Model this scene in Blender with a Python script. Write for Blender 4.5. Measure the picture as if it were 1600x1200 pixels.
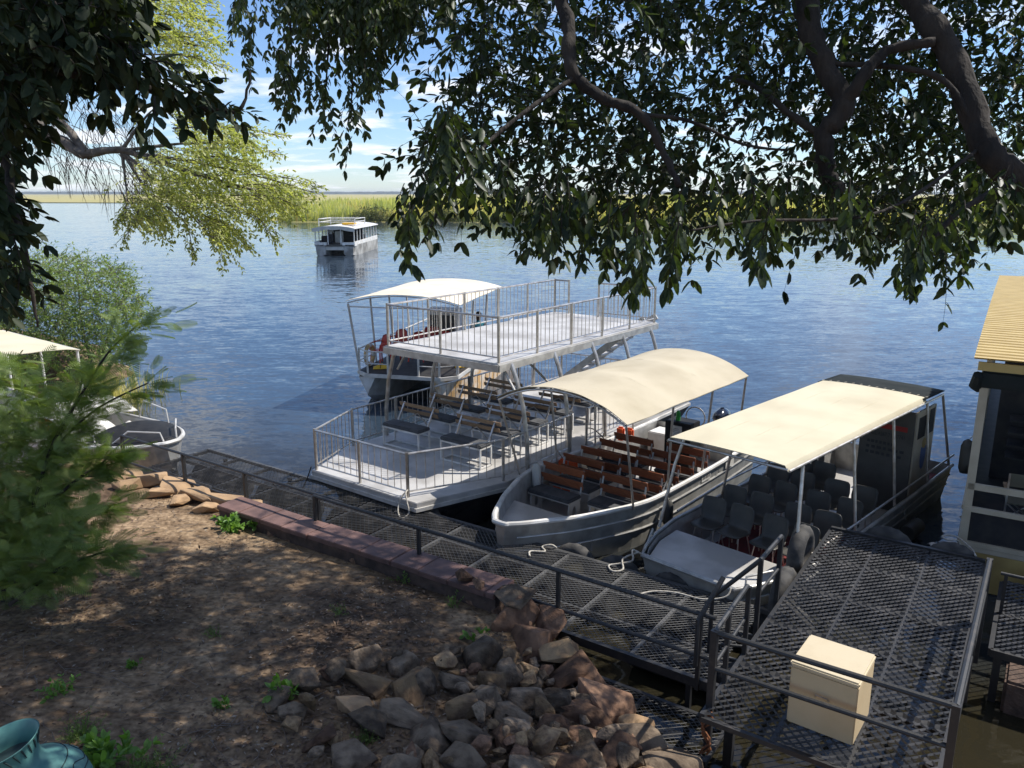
import bpy, bmesh, math, random
import numpy as np
from mathutils import Vector, Matrix, Euler
R_ = math.radians
random.seed(7)
NP = np.random.default_rng(7)
sc = bpy.context.scene
for o in list(bpy.data.objects): bpy.data.objects.remove(o)
C = sc.collection

# ------------------------------------------------------------------ camera, sky, sun, exposure
CAMZ = 5.8; FPX = 1248.0; PITCH = math.atan(298/FPX)
cam = bpy.data.cameras.new('camera'); cam.lens = 36*FPX/1600; cam.sensor_width = 36
cam.clip_end = 20000; cam.clip_start = 0.05
camo = bpy.data.objects.new('camera', cam); C.objects.link(camo)
camo.location = (0, 0, CAMZ); camo.rotation_euler = (R_(90)-PITCH, 0, 0)
sc.camera = camo

SUN_EL, SUN_AZ = 54.0, 76.0           # azimuth clockwise from +Y (view direction)
w = bpy.data.worlds.new('World'); sc.world = w; w.use_nodes = True
nt = w.node_tree; nt.nodes.clear()
def wn(t, **k):
    n = nt.nodes.new(t)
    for a, b in k.items(): setattr(n, a, b)
    return n
sky = wn('ShaderNodeTexSky', sky_type='NISHITA', sun_disc=False, sun_elevation=R_(SUN_EL), sun_rotation=R_(SUN_AZ), air_density=1.0, dust_density=0.4, ozone_density=3.0, altitude=900)
bg = wn('ShaderNodeBackground'); bg.inputs[1].default_value = 0.122
out = wn('ShaderNodeOutputWorld')
tc = wn('ShaderNodeTexCoord'); sep = wn('ShaderNodeSeparateXYZ'); nt.links.new(tc.outputs['Generated'], sep.inputs[0])
mz = wn('ShaderNodeMath', operation='MAXIMUM'); nt.links.new(sep.outputs['Z'], mz.inputs[0]); mz.inputs[1].default_value = 0.0
az = wn('ShaderNodeMath', operation='ADD'); nt.links.new(mz.outputs[0], az.inputs[0]); az.inputs[1].default_value = 0.10
dx = wn('ShaderNodeMath', operation='DIVIDE'); nt.links.new(sep.outputs['X'], dx.inputs[0]); nt.links.new(az.outputs[0], dx.inputs[1])
dy = wn('ShaderNodeMath', operation='DIVIDE'); nt.links.new(sep.outputs['Y'], dy.inputs[0]); nt.links.new(az.outputs[0], dy.inputs[1])
cmb = wn('ShaderNodeCombineXYZ'); nt.links.new(dx.outputs[0], cmb.inputs[0]); nt.links.new(dy.outputs[0], cmb.inputs[1])
no = wn('ShaderNodeTexNoise'); no.inputs['Scale'].default_value = 1.5; no.inputs['Detail'].default_value = 9; no.inputs['Roughness'].default_value = 0.58
nt.links.new(cmb.outputs[0], no.inputs['Vector'])
cr = wn('ShaderNodeValToRGB'); cr.color_ramp.elements[0].position = 0.50; cr.color_ramp.elements[1].position = 0.64
nt.links.new(no.outputs['Fac'], cr.inputs[0])
cm = wn('ShaderNodeMath', operation='MULTIPLY'); cm.inputs[1].default_value = 0.85
mx = wn('ShaderNodeMix', data_type='RGBA')
nt.links.new(cr.outputs[0], cm.inputs[0]); nt.links.new(cm.outputs[0], mx.inputs['Factor'])
tint = wn('ShaderNodeMix', data_type='RGBA', blend_type='MULTIPLY'); tint.inputs['Factor'].default_value = 1; nt.links.new(sky.outputs[0], tint.inputs['A']); tint.inputs['B'].default_value = (.86, .96, 1.12, 1)
nt.links.new(tint.outputs['Result'], mx.inputs['A']); mx.inputs['B'].default_value = (7.6, 7.8, 8.2, 1)
nt.links.new(mx.outputs['Result'], bg.inputs[0]); nt.links.new(bg.outputs[0], out.inputs[0])

sl = bpy.data.lights.new('sun', 'SUN'); sl.energy = 5.0; sl.angle = R_(0.53); sl.color = (1.0, 0.955, 0.885)
so = bpy.data.objects.new('sun', sl); C.objects.link(so)
sd = Vector((math.sin(R_(SUN_AZ))*math.cos(R_(SUN_EL)), math.cos(R_(SUN_AZ))*math.cos(R_(SUN_EL)), math.sin(R_(SUN_EL))))
so.rotation_euler = sd.to_track_quat('Z', 'Y').to_euler(); so.location = sd*50
vs = sc.view_settings; vs.view_transform = 'Standard'; vs.look = 'None'; vs.gamma = 1; vs.exposure = 0.30; vs.use_curve_mapping = False
sc.render.engine = 'CYCLES'
try:
    sc.cycles.use_denoising = True; sc.cycles.denoiser = 'OPENIMAGEDENOISE'
    sc.cycles.max_bounces = 8; sc.cycles.transparent_max_bounces = 8
    sc.cycles.caustics_reflective = False; sc.cycles.caustics_refractive = False
except Exception: pass

# ------------------------------------------------------------------ materials
M = {}
def mat(name, col, col2=None, rough=0.6, metal=0.0, scale=6.0, bump=0.0, bscale=40.0, detail=4, spec=0.5, pos=(0.4, 0.62), trans=0.0, objrand=0.0, coord='Object', bdist=0.02, stretch=None, coat=0):
    m = bpy.data.materials.new(name); m.use_nodes = True
    n = m.node_tree.nodes; l = m.node_tree.links
    b = n['Principled BSDF']; b.inputs['Roughness'].default_value = rough; b.inputs['Metallic'].default_value = metal
    b.inputs['Specular IOR Level'].default_value = spec; b.inputs['Coat Weight'].default_value = coat
    b.inputs['Base Color'].default_value = (*col, 1)
    t = n.new('ShaderNodeTexCoord'); vec = t.outputs[coord]
    if stretch:
        mp = n.new('ShaderNodeMapping'); mp.inputs['Scale'].default_value = stretch; l.new(vec, mp.inputs[0]); vec = mp.outputs[0]
    cs = None
    if col2 is not None:
        x = n.new('ShaderNodeTexNoise'); x.inputs['Scale'].default_value = scale; x.inputs['Detail'].default_value = detail; l.new(vec, x.inputs['Vector'])
        r = n.new('ShaderNodeValToRGB'); r.color_ramp.elements[0].position = pos[0]; r.color_ramp.elements[1].position = pos[1]
        r.color_ramp.elements[0].color = (*col, 1); r.color_ramp.elements[1].color = (*col2, 1)
        l.new(x.outputs['Fac'], r.inputs[0]); cs = r.outputs[0]
    if objrand:
        oi = n.new('ShaderNodeObjectInfo'); hv = n.new('ShaderNodeHueSaturation')
        mr = n.new('ShaderNodeMapRange'); l.new(oi.outputs['Random'], mr.inputs[0]); mr.inputs[3].default_value = 1-objrand; mr.inputs[4].default_value = 1+objrand
        l.new(mr.outputs[0], hv.inputs['Value'])
        if cs is not None: l.new(cs, hv.inputs['Color'])
        else: hv.inputs['Color'].default_value = (*col, 1)
        cs = hv.outputs[0]
    if cs is not None: l.new(cs, b.inputs['Base Color'])
    if bump:
        x2 = n.new('ShaderNodeTexNoise'); x2.inputs['Scale'].default_value = bscale; x2.inputs['Detail'].default_value = 5; l.new(vec, x2.inputs['Vector'])
        bp = n.new('ShaderNodeBump'); bp.inputs['Strength'].default_value = bump; bp.inputs['Distance'].default_value = bdist
        l.new(x2.outputs['Fac'], bp.inputs['Height']); l.new(bp.outputs[0], b.inputs['Normal'])
    if trans:
        tr = n.new('ShaderNodeBsdfTranslucent'); ms = n.new('ShaderNodeMixShader'); ms.inputs[0].default_value = trans
        if cs is not None:
            mg = n.new('ShaderNodeMix'); mg.data_type = 'RGBA'; mg.blend_type = 'MULTIPLY'; mg.inputs['Factor'].default_value = 1
            l.new(cs, mg.inputs['A']); mg.inputs['B'].default_value = (2.2, 2.3, 0.9, 1); l.new(mg.outputs['Result'], tr.inputs[0])
        else: tr.inputs[0].default_value = (min(1, col[0]*2.2), min(1, col[1]*2.3), col[2]*0.9, 1)
        o = n['Material Output']; l.new(b.outputs[0], ms.inputs[1]); l.new(tr.outputs[0], ms.inputs[2]); l.new(ms.outputs[0], o.inputs[0])
    M[name] = m; return m
mat('alu', (.50, .49, .46), (.36, .35, .33), rough=.45, metal=.5, scale=5, bump=.05)
mat('hullalu', (.43, .42, .38), (.31, .30, .27), rough=.38, metal=.4, scale=4, bump=.08, bscale=9)
mat('galv', (.10, .10, .097), (.16, .155, .15), rough=.5, metal=.4, scale=6)
mat('steel', (.58, .55, .51), (.40, .36, .31), rough=.38, metal=.8, scale=7)
mat('aluwhite', (.66, .64, .60), (.50, .48, .44), rough=.5, metal=.25, scale=3)
mat('plate', (.60, .58, .55), (.41, .39, .36), rough=.5, metal=.25, scale=1.4, bump=.35, bscale=70, bdist=.01)
mat('darkhull', (.020, .021, .024), (.040, .038, .036), rough=.6, spec=.25, scale=4)
mat('canvas', (.50, .44, .325), (.40, .345, .245), rough=.85, scale=1.3, pos=(.42, .8), bump=.10, bscale=5, bdist=.03, spec=.2)
mat('canvasc', (.60, .545, .40), (.49, .435, .31), rough=.85, scale=.9, pos=(.42, .8), bump=.06, bscale=4, bdist=.03, spec=.2)
mat('canvasseam', (.47, .41, .30), (.40, .34, .24), rough=.9, scale=8, spec=.2)
mat('canvase', (.70, .63, .51), (.65, .57, .43), rough=.85, scale=1.2, spec=.2)
mat('framecream', (.50, .44, .33), (.42, .36, .26), rough=.5, scale=3)
mat('canvasdark', (.022, .027, .027), (.03, .034, .033), rough=.9, spec=.1)
mat('bwood', (.29, .098, .042), (.19, .06, .027), rough=.45, scale=5, stretch=(2, 14, 14), objrand=.18)
mat('awood', (.36, .235, .135), (.24, .15, .085), rough=.65, scale=5, stretch=(2, 14, 14), objrand=.18)
mat('cushion', (.085, .088, .092), (.055, .056, .06), rough=.8, scale=8, bump=.1, bscale=12)
mat('whitepaint', (.74, .73, .70), (.60, .57, .52), rough=.45, scale=4)
mat('greyplastic', (.072, .068, .058), (.05, .048, .042), rough=.5, scale=4)
mat('redplastic', (.62, .055, .03), (.50, .045, .03), rough=.4)
mat('redmat', (.16, .02, .02), (.10, .015, .015), rough=.9)
mat('orange', (.85, .14, .03), (.70, .10, .02), rough=.7)
mat('black', (.014, .014, .015), (.024, .023, .023), rough=.6, spec=.2)
mat('gloss', (.008, .009, .014), rough=.12, coat=.6)
mat('blacksteel', (.022, .022, .023), (.05, .042, .036), rough=.48, scale=9, pos=(.55, .75), bump=.1)
mat('meshsteel', (.032, .032, .033), (.095, .09, .086), rough=.45, metal=.35, scale=3.5, pos=(.45, .7), objrand=.15)
mat('meshfine', (.06, .06, .06), (.10, .097, .093), rough=.5, metal=.2, scale=3, objrand=.12)
mat('rubber', (.035, .034, .033), (.075, .07, .064), rough=.85, scale=7, bump=.2)
mat('cream', (.60, .46, .27), (.50, .37, .20), rough=.55, scale=2.2, bump=.04, pos=(.45, .8))  # tan body colour holds the shade of the chest front
mat('creamlit', (.57, .48, .325), (.50, .41, .26), rough=.5, scale=3, pos=(.5, .8))  # lighter copy of the body cream, painting the sunlit top
mat('rope', (.50, .47, .41), (.33, .30, .25), rough=.9, scale=30)
mat('capslab', (.175, .10, .083), (.115, .066, .056), rough=.7, scale=5, bump=.15, objrand=.12)
mat('wallface', (.115, .075, .055), (.055, .038, .03), rough=.95, scale=5, bump=.6, bscale=16, bdist=.04)
mat('mortar', (.24, .21, .18), (.15, .125, .10), rough=.95, scale=6, bump=.4, bscale=22)
mat('rockbrown', (.235, .14, .088), (.12, .07, .046), rough=.9, scale=3.5, bump=.8, bscale=9, spec=.2, objrand=.48, bdist=.03)
mat('rockgrey', (.205, .155, .108), (.085, .062, .044), rough=.9, scale=3, bump=.8, bscale=9, spec=.2, objrand=.48, bdist=.03)
mat('rocktan', (.33, .225, .125), (.16, .105, .065), rough=.9, scale=2.6, bump=.8, bscale=9, spec=.2, objrand=.48, bdist=.03)
mat('sandstone', (.40, .26, .14), (.28, .18, .10), rough=.9, scale=3, bump=.4, bscale=14, objrand=.15)
mat('bark', (.040, .031, .024), (.016, .013, .011), rough=.95, scale=7, bump=.9, bscale=18, bdist=.04, stretch=(1, 1, .35))
mat('barkgrey', (.16, .14, .12), (.08, .07, .06), rough=.95, scale=7, bump=.6, bscale=18)
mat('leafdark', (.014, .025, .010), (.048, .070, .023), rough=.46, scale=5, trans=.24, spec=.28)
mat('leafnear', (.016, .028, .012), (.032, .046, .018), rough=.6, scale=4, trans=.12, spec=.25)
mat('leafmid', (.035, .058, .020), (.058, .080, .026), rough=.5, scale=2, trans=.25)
mat('leaflight', (.29, .32, .095), (.42, .43, .19), rough=.5, scale=4, trans=.35)
mat('leafbush', (.15, .22, .06), (.22, .28, .09), rough=.55, scale=1.5, trans=.3)
mat('leaffern', (.10, .155, .035), (.18, .235, .06), rough=.6, scale=3, trans=.25)
mat('leafweed', (.10, .20, .03), (.15, .26, .05), rough=.5, scale=6, trans=.3)
mat('litter', (.20, .135, .085), (.09, .055, .035), rough=.9, scale=7, pos=(.35, .6))
mat('litterpale', (.34, .28, .215), (.20, .16, .12), rough=.9, scale=7)
mat('twig', (.20, .165, .135), (.11, .085, .065), rough=.9, scale=9)
mat('teal', (.075, .20, .185), (.06, .165, .155), rough=.55, scale=5)
mat('tealdark', (.012, .03, .032), rough=.7)
mat('yellowroof', (.55, .40, .145), (.48, .34, .115), rough=.5, scale=3)
mat('yellowhull', (.46, .34, .12), (.33, .23, .08), rough=.5, scale=2)
mat('rust', (.30, .105, .03), (.16, .06, .025), rough=.9, scale=9)
mat('rusthull', (.55, .33, .13), (.66, .60, .52), rough=.6, scale=3)
mat('dirtyshadehull', (.42, .41, .38), (.20, .19, .17), rough=.6, scale=1.2)  # dirty white paint, greyed further to paint in the shaded front
mat('greytarp', (.58, .56, .51), (.47, .45, .40), rough=.85, scale=2)
mat('yellow', (.75, .45, .03), rough=.5)
mat('lifering', (.62, .42, .20), (.5, .33, .14), rough=.6)
mat('green', (.02, .25, .04), rough=.3)
mat('panelshade', (.10, .095, .085), (.07, .068, .06), rough=.6, scale=3)  # darkened to hold the deep shade under the canopy
mat('paper', (.62, .60, .55), (.52, .50, .45), rough=.7, scale=9)
mat('ink', (.03, .03, .035), rough=.6)
mat('redsign', (.35, .03, .025), rough=.6)
mat('bluesign', (.08, .13, .30), rough=.6)
mat('skin', (.075, .04, .025), rough=.6)
mat('hair', (.008, .007, .006), rough=.7)
mat('tealshirt', (.03, .20, .25), rough=.8)
mat('whiteshirt', (.55, .55, .53), rough=.8)
mat('trousers', (.03, .035, .05), rough=.8)
mat('khaki', (.13, .12, .08), rough=.8)
mat('concrete', (.36, .33, .28), (.24, .22, .19), rough=.9, scale=4, bump=.3)
mat('reedgreen', (.35, .37, .14), (.45, .44, .17), rough=.7, scale=.05, trans=.35, coord='Object')
mat('reedstraw', (.54, .46, .23), (.48, .43, .18), rough=.7, scale=.05, trans=.35, coord='Object')
mat('farbush', (.10, .125, .04), (.15, .15, .05), rough=.8, scale=.5, trans=.15)
mat('floodplain', (.33, .30, .10), (.40, .335, .13), rough=.9, scale=.012)
mat('farwood', (.055, .075, .06), (.08, .10, .075), rough=.9, scale=.01)
mat('fartree', (.05, .065, .035), (.075, .085, .045), rough=.9, scale=.3)
mat('debris', (.26, .17, .12), (.14, .10, .075), rough=.95, scale=8, bump=.4, objrand=.35)

def ground_material():
    m = bpy.data.materials.new('soil'); m.use_nodes = True; n = m.node_tree.nodes; l = m.node_tree.links; b = n['Principled BSDF']
    b.inputs['Roughness'].default_value = .95; b.inputs['Specular IOR Level'].default_value = .15
    t = n.new('ShaderNodeTexCoord')
    def noise(s, d, v=None):
        x = n.new('ShaderNodeTexNoise'); x.inputs['Scale'].default_value = s; x.inputs['Detail'].default_value = d; l.new(t.outputs['Object'], x.inputs['Vector']); return x
    a = noise(.55, 5); f = noise(14, 8); c = noise(3.2, 6)
    r1 = n.new('ShaderNodeValToRGB'); r1.color_ramp.elements[0].position = .35; r1.color_ramp.elements[1].position = .66
    r1.color_ramp.elements[0].color = (.155, .113, .078, 1); r1.color_ramp.elements[1].color = (.39, .295, .192, 1); l.new(a.outputs['Fac'], r1.inputs[0])
    r2 = n.new('ShaderNodeValToRGB'); r2.color_ramp.elements[0].position = .34; r2.color_ramp.elements[1].position = .68
    r2.color_ramp.elements[0].color = (.48, .44, .41, 1); r2.color_ramp.elements[1].color = (1.12, 1.08, 1.05, 1); l.new(f.outputs['Fac'], r2.inputs[0])
    r3 = n.new('ShaderNodeValToRGB'); r3.color_ramp.elements[0].position = .38; r3.color_ramp.elements[1].position = .6
    r3.color_ramp.elements[0].color = (.62, .58, .55, 1); r3.color_ramp.elements[1].color = (1.1, 1.08, 1.05, 1); l.new(c.outputs['Fac'], r3.inputs[0])
    g = n.new('ShaderNodeMix'); g.data_type = 'RGBA'; g.blend_type = 'MULTIPLY'; g.inputs['Factor'].default_value = 1; l.new(r1.outputs[0], g.inputs['A']); l.new(r2.outputs[0], g.inputs['B'])
    g2 = n.new('ShaderNodeMix'); g2.data_type = 'RGBA'; g2.blend_type = 'MULTIPLY'; g2.inputs['Factor'].default_value = 1; l.new(g.outputs['Result'], g2.inputs['A']); l.new(r3.outputs[0], g2.inputs['B'])
    l.new(g2.outputs['Result'], b.inputs['Base Color'])
    bp = n.new('ShaderNodeBump'); bp.inputs['Strength'].default_value = .8; bp.inputs['Distance'].default_value = .035; l.new(f.outputs['Fac'], bp.inputs['Height']); l.new(bp.outputs[0], b.inputs['Normal'])
    M['soil'] = m
ground_material()
def water_material():
    m = bpy.data.materials.new('water'); m.use_nodes = True; n = m.node_tree.nodes; l = m.node_tree.links; b = n['Principled BSDF']
    b.inputs['Roughness'].default_value = .06; b.inputs['IOR'].default_value = 1.40
    t = n.new('ShaderNodeTexCoord')
    sp = n.new('ShaderNodeSeparateXYZ'); l.new(t.outputs['Object'], sp.inputs[0])
    # shallow murky brown by the bank (spread wider to darken beneath the pier), deep blue out on the river
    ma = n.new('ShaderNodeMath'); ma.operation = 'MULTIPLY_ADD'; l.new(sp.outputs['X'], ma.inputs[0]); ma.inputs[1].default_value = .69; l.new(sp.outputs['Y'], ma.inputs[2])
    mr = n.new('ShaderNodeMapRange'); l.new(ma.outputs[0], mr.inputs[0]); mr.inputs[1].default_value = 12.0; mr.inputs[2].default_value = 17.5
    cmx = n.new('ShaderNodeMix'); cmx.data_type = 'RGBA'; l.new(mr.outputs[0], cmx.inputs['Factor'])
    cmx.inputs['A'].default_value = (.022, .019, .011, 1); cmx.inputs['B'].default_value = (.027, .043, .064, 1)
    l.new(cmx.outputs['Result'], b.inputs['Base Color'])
    acc = None
    for sc_, rot, st, det, wgt in ((.9, 18, (.55, 1.4, 1), 2, .10), (3.1, -12, (.6, 1.5, 1), 3, .17), (9.5, 10, (.7, 1.3, 1), 2, .11)):
        mp = n.new('ShaderNodeMapping'); mp.inputs['Rotation'].default_value = (0, 0, R_(rot)); mp.inputs['Scale'].default_value = st; l.new(t.outputs['Object'], mp.inputs[0])
        x = n.new('ShaderNodeTexNoise'); x.inputs['Scale'].default_value = sc_; x.inputs['Detail'].default_value = det; x.inputs['Distortion'].default_value = .4; l.new(mp.outputs[0], x.inputs['Vector'])
        sb = n.new('ShaderNodeVectorMath'); sb.operation = 'SUBTRACT'; l.new(x.outputs['Color'], sb.inputs[0]); sb.inputs[1].default_value = (.5, .5, .5)
        k = n.new('ShaderNodeVectorMath'); k.operation = 'MULTIPLY'; l.new(sb.outputs[0], k.inputs[0]); k.inputs[1].default_value = (wgt*.55, wgt, 0)
        if acc is None: acc = k.outputs[0]
        else:
            ad = n.new('ShaderNodeVectorMath'); ad.operation = 'ADD'; l.new(acc, ad.inputs[0]); l.new(k.outputs[0], ad.inputs[1]); acc = ad.outputs[0]
    # wind patches: calmer and rougher areas
    pn = n.new('ShaderNodeTexNoise'); pn.inputs['Scale'].default_value = .05; pn.inputs['Detail'].default_value = 3; l.new(t.outputs['Object'], pn.inputs['Vector'])
    pr = n.new('ShaderNodeMapRange'); l.new(pn.outputs['Fac'], pr.inputs[0]); pr.inputs[1].default_value = .35; pr.inputs[2].default_value = .65; pr.inputs[3].default_value = .7; pr.inputs[4].default_value = 1.25
    sc2 = n.new('ShaderNodeVectorMath'); sc2.operation = 'SCALE'; l.new(acc, sc2.inputs[0]); l.new(pr.outputs[0], sc2.inputs['Scale'])
    fz = n.new('ShaderNodeVectorMath'); fz.operation = 'ADD'; l.new(sc2.outputs[0], fz.inputs[0]); fz.inputs[1].default_value = (0, 0, 1)
    nz = n.new('ShaderNodeVectorMath'); nz.operation = 'NORMALIZE'; l.new(fz.outputs[0], nz.inputs[0]); l.new(nz.outputs[0], b.inputs['Normal'])
    M['water'] = m
water_material()

# ------------------------------------------------------------------ helpers
def V(*a): return Vector(a)
class MB:
    def __init__(s): s.v = []; s.f = []; s.mi = []
    def add(s, vs_, fs, mi=0):
        b = len(s.v); s.v += [tuple(x) for x in vs_]; s.f += [tuple(i+b for i in q) for q in fs]; s.mi += [mi]*len(fs); return s
    def box(s, c, d, rot=None, mi=0):
        c = Vector(c); q = []
        for z in (-.5, .5):
            for x, y in ((-.5, -.5), (.5, -.5), (.5, .5), (-.5, .5)):
                p = Vector((x*d[0], y*d[1], z*d[2]))
                if rot is not None: p = rot @ p
                q.append(c+p)
        return s.add(q, [(3, 2, 1, 0), (4, 5, 6, 7), (0, 1, 5, 4), (1, 2, 6, 5), (2, 3, 7, 6), (3, 0, 4, 7)], mi)
    def bar(s, a, b, w_, h, up=(0, 0, 1), mi=0):
        a = Vector(a); b = Vector(b); d = (b-a); L = d.length; d.normalize(); up = Vector(up)
        sx = d.cross(up)
        if sx.length < 1e-4: sx = d.cross(Vector((1, 0, 0)))
        sx.normalize(); uz = sx.cross(d)
        r = Matrix((sx, d, uz)).transposed()
        return s.box((a+b)/2, (w_, L, h), r, mi)
    def tube(s, pts, r, n=8, cap=True, mi=0, closed=False):
        pts = [Vector(p) for p in pts]; k = len(pts); rs = r if isinstance(r, (list, tuple)) else [r]*k
        vs_ = []; ref = None
        for i, p in enumerate(pts):
            if closed: d = pts[(i+1) % k]-pts[i-1]
            else: d = pts[min(i+1, k-1)]-pts[max(i-1, 0)]
            d.normalize()
            if ref is None:
                ref = d.cross(Vector((0, 0, 1)))
                if ref.length < .05: ref = d.cross(Vector((1, 0, 0)))
            a = ref-d*ref.dot(d); a.normalize(); ref = a; b = d.cross(a)
            for j in range(n):
                t = 2*math.pi*j/n; vs_.append(p+a*(rs[i]*math.cos(t))+b*(rs[i]*math.sin(t)))
        fs = []
        m = k if closed else k-1
        for i in range(m):
            i2 = (i+1) % k
            for j in range(n):
                j2 = (j+1) % n; fs.append((i*n+j, i*n+j2, i2*n+j2, i2*n+j))
        if cap and not closed: fs += [tuple(range(n-1, -1, -1)), tuple((k-1)*n+j for j in range(n))]
        return s.add(vs_, fs, mi)
    def lathe(s, prof, n=24, axis=None, org=(0, 0, 0), mi=0):
        vs_ = []; org = Vector(org)
        for r, z in prof:
            for j in range(n):
                t = 2*math.pi*j/n; p = Vector((r*math.cos(t), r*math.sin(t), z))
                if axis is not None: p = axis @ p
                vs_.append(org+p)
        fs = []
        for i in range(len(prof)-1):
            for j in range(n):
                j2 = (j+1) % n; fs.append((i*n+j, i*n+j2, (i+1)*n+j2, (i+1)*n+j))
        return s.add(vs_, fs, mi)
    def prism(s, poly, z0, z1, mi=0):
        k = len(poly); vs_ = [(x, y, z0) for x, y in poly]+[(x, y, z1) for x, y in poly]
        fs = [tuple(range(k-1, -1, -1)), tuple(range(k, 2*k))]+[(i, (i+1) % k, k+(i+1) % k, k+i) for i in range(k)]
        return s.add(vs_, fs, mi)
    def grid(s, fn, nu, nv, mi=0, thick=None):
        vs_ = [fn(i/nu, j/nv) for j in range(nv+1) for i in range(nu+1)]
        fs = [(j*(nu+1)+i, j*(nu+1)+i+1, (j+1)*(nu+1)+i+1, (j+1)*(nu+1)+i) for j in range(nv) for i in range(nu)]
        if thick:
            nn = len(vs_); vs_ = [tuple(p) for p in vs_]+[(p[0], p[1], p[2]-thick) for p in vs_]
            fs = fs+[tuple(a+nn for a in reversed(q)) for q in fs]
            rim = [i for i in range(nu+1)]+[(j)*(nu+1)+nu for j in range(1, nv+1)]+[nv*(nu+1)+i for i in range(nu-1, -1, -1)]+[j*(nu+1) for j in range(nv-1, 0, -1)]
            for a in range(len(rim)):
                b = rim[(a+1) % len(rim)]; a_ = rim[a]; fs.append((b, a_, a_+nn, b+nn))
        return s.add(vs_, fs, mi)
    def mesh(s, name, mats, smooth=False, bevel=0):
        me = bpy.data.meshes.new(name); me.from_pydata(s.v, [], s.f)
        ml = mats if isinstance(mats, (list, tuple)) else [mats]
        for m in ml: me.materials.append(M[m] if isinstance(m, str) else m)
        if len(ml) > 1: me.polygons.foreach_set('material_index', s.mi)
        if bevel:
            bm = bmesh.new(); bm.from_mesh(me)
            bmesh.ops.bevel(bm, geom=bm.edges[:], offset=bevel, segments=2, affect='EDGES', clamp_overlap=True)
            bm.to_mesh(me); bm.free()
        if smooth:
            me.polygons.foreach_set('use_smooth', [True]*len(me.polygons))
            if smooth == 'auto':
                try: me.set_sharp_from_angle(angle=R_(40))
                except Exception: pass
        me.update(); return me
    def build(s, name, mats, parent=None, smooth=False, bevel=0, loc=None, rot=None):
        return link(name, s.mesh(name, mats, smooth, bevel), parent, loc, rot)
def link(name, me, parent=None, loc=None, rot=None, scale=None):
    o = bpy.data.objects.new(name, me); C.objects.link(o)
    if parent is not None: o.parent = parent
    if loc is not None: o.location = loc
    if rot is not None: o.rotation_euler = rot
    if scale is not None: o.scale = scale
    return o
def tag(o, label=None, cat=None, group=None, kind=None):
    if label: o['label'] = label
    if cat: o['category'] = cat
    if group: o['group'] = group
    if kind: o['kind'] = kind
    return o
def thing(name, label, cat, loc=(0, 0, 0), rz=0, group=None):
    o = bpy.data.objects.new(name, None); C.objects.link(o); o.location = loc; o.rotation_euler = (0, 0, rz); o.empty_display_size = .2
    return tag(o, label, cat, group)
def children(o): return [c for c in C.objects if c.parent is o]
def copy_tree(o, parent=None, kids=None):
    c = o.copy(); C.objects.link(c)
    if parent is not None: c.parent = parent
    for ch in o.children: copy_tree(ch, c)
    return c
def pt(x, y, d):
    """a point d metres in front of the camera axis, seen at x, y of the 1600 x 1200 frame"""
    cp, sp_ = math.cos(PITCH), math.sin(PITCH); b = (x-800)/FPX; a = (y-600)/FPX
    return Vector((b*d, (cp-a*sp_)*d, CAMZ+(-sp_-a*cp)*d))
def frame(o, hd):
    a = R_(hd); return lambda u, v, z=0: Vector((o[0]+math.cos(a)*u+math.sin(a)*v, o[1]-math.sin(a)*u+math.cos(a)*v, z))
def spline(pts, n=6):
    pts = [Vector(p) for p in pts]; out_ = []
    for i in range(len(pts)-1):
        p0 = pts[max(i-1, 0)]; p1 = pts[i]; p2 = pts[i+1]; p3 = pts[min(i+2, len(pts)-1)]
        for k in range(n):
            t = k/n; out_.append(.5*((2*p1)+(p2-p0)*t+(2*p0-5*p1+4*p2-p3)*t*t+(3*p1-p0-3*p2+p3)*t**3))
    out_.append(pts[-1]); return out_
def npmesh(name, verts, faces, mats, mi=None, smooth=False):
    me = bpy.data.meshes.new(name); k = faces.shape[1]
    me.vertices.add(len(verts)); me.vertices.foreach_set('co', np.asarray(verts, np.float32).ravel())
    me.loops.add(faces.size); me.loops.foreach_set('vertex_index', faces.astype(np.int32).ravel())
    me.polygons.add(len(faces)); me.polygons.foreach_set('loop_start', np.arange(0, faces.size, k, dtype=np.int32))
    try: me.polygons.foreach_set('loop_total', np.full(len(faces), k, np.int32))
    except Exception: pass
    for m in (mats if isinstance(mats, (list, tuple)) else [mats]): me.materials.append(M[m])
    if mi is not None: me.polygons.foreach_set('material_index', np.asarray(mi, np.int32))
    if smooth: me.polygons.foreach_set('use_smooth', np.ones(len(faces), bool))
    me.update(calc_edges=True); return me
def ordinal(i): return ['first', 'second', 'third', 'fourth', 'fifth', 'sixth', 'seventh', 'eighth', 'ninth', 'tenth'][i]
def text_part(txt, size, matname, parent, loc, rot, name='lettering', sx=1.0):
    cu = bpy.data.curves.new('txt', 'FONT'); cu.body = txt; cu.size = size; cu.extrude = .0015; cu.align_x = 'CENTER'
    t = bpy.data.objects.new('txt', cu); C.objects.link(t)
    me = bpy.data.meshes.new_from_object(t.evaluated_get(bpy.context.evaluated_depsgraph_get()))
    bpy.data.objects.remove(t); me.materials.clear(); me.materials.append(M[matname])
    return link(name, me, parent, loc, rot, (sx, 1, 1))

# ------------------------------------------------------------------ setting: water, bank, far shore
mb = MB(); mb.add([(-6000, -60, 0), (6000, -60, 0), (6000, 9000, 0), (-6000, 9000, 0)], [(0, 1, 2, 3)])
tag(mb.build('water', 'water'), kind='structure')

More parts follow.
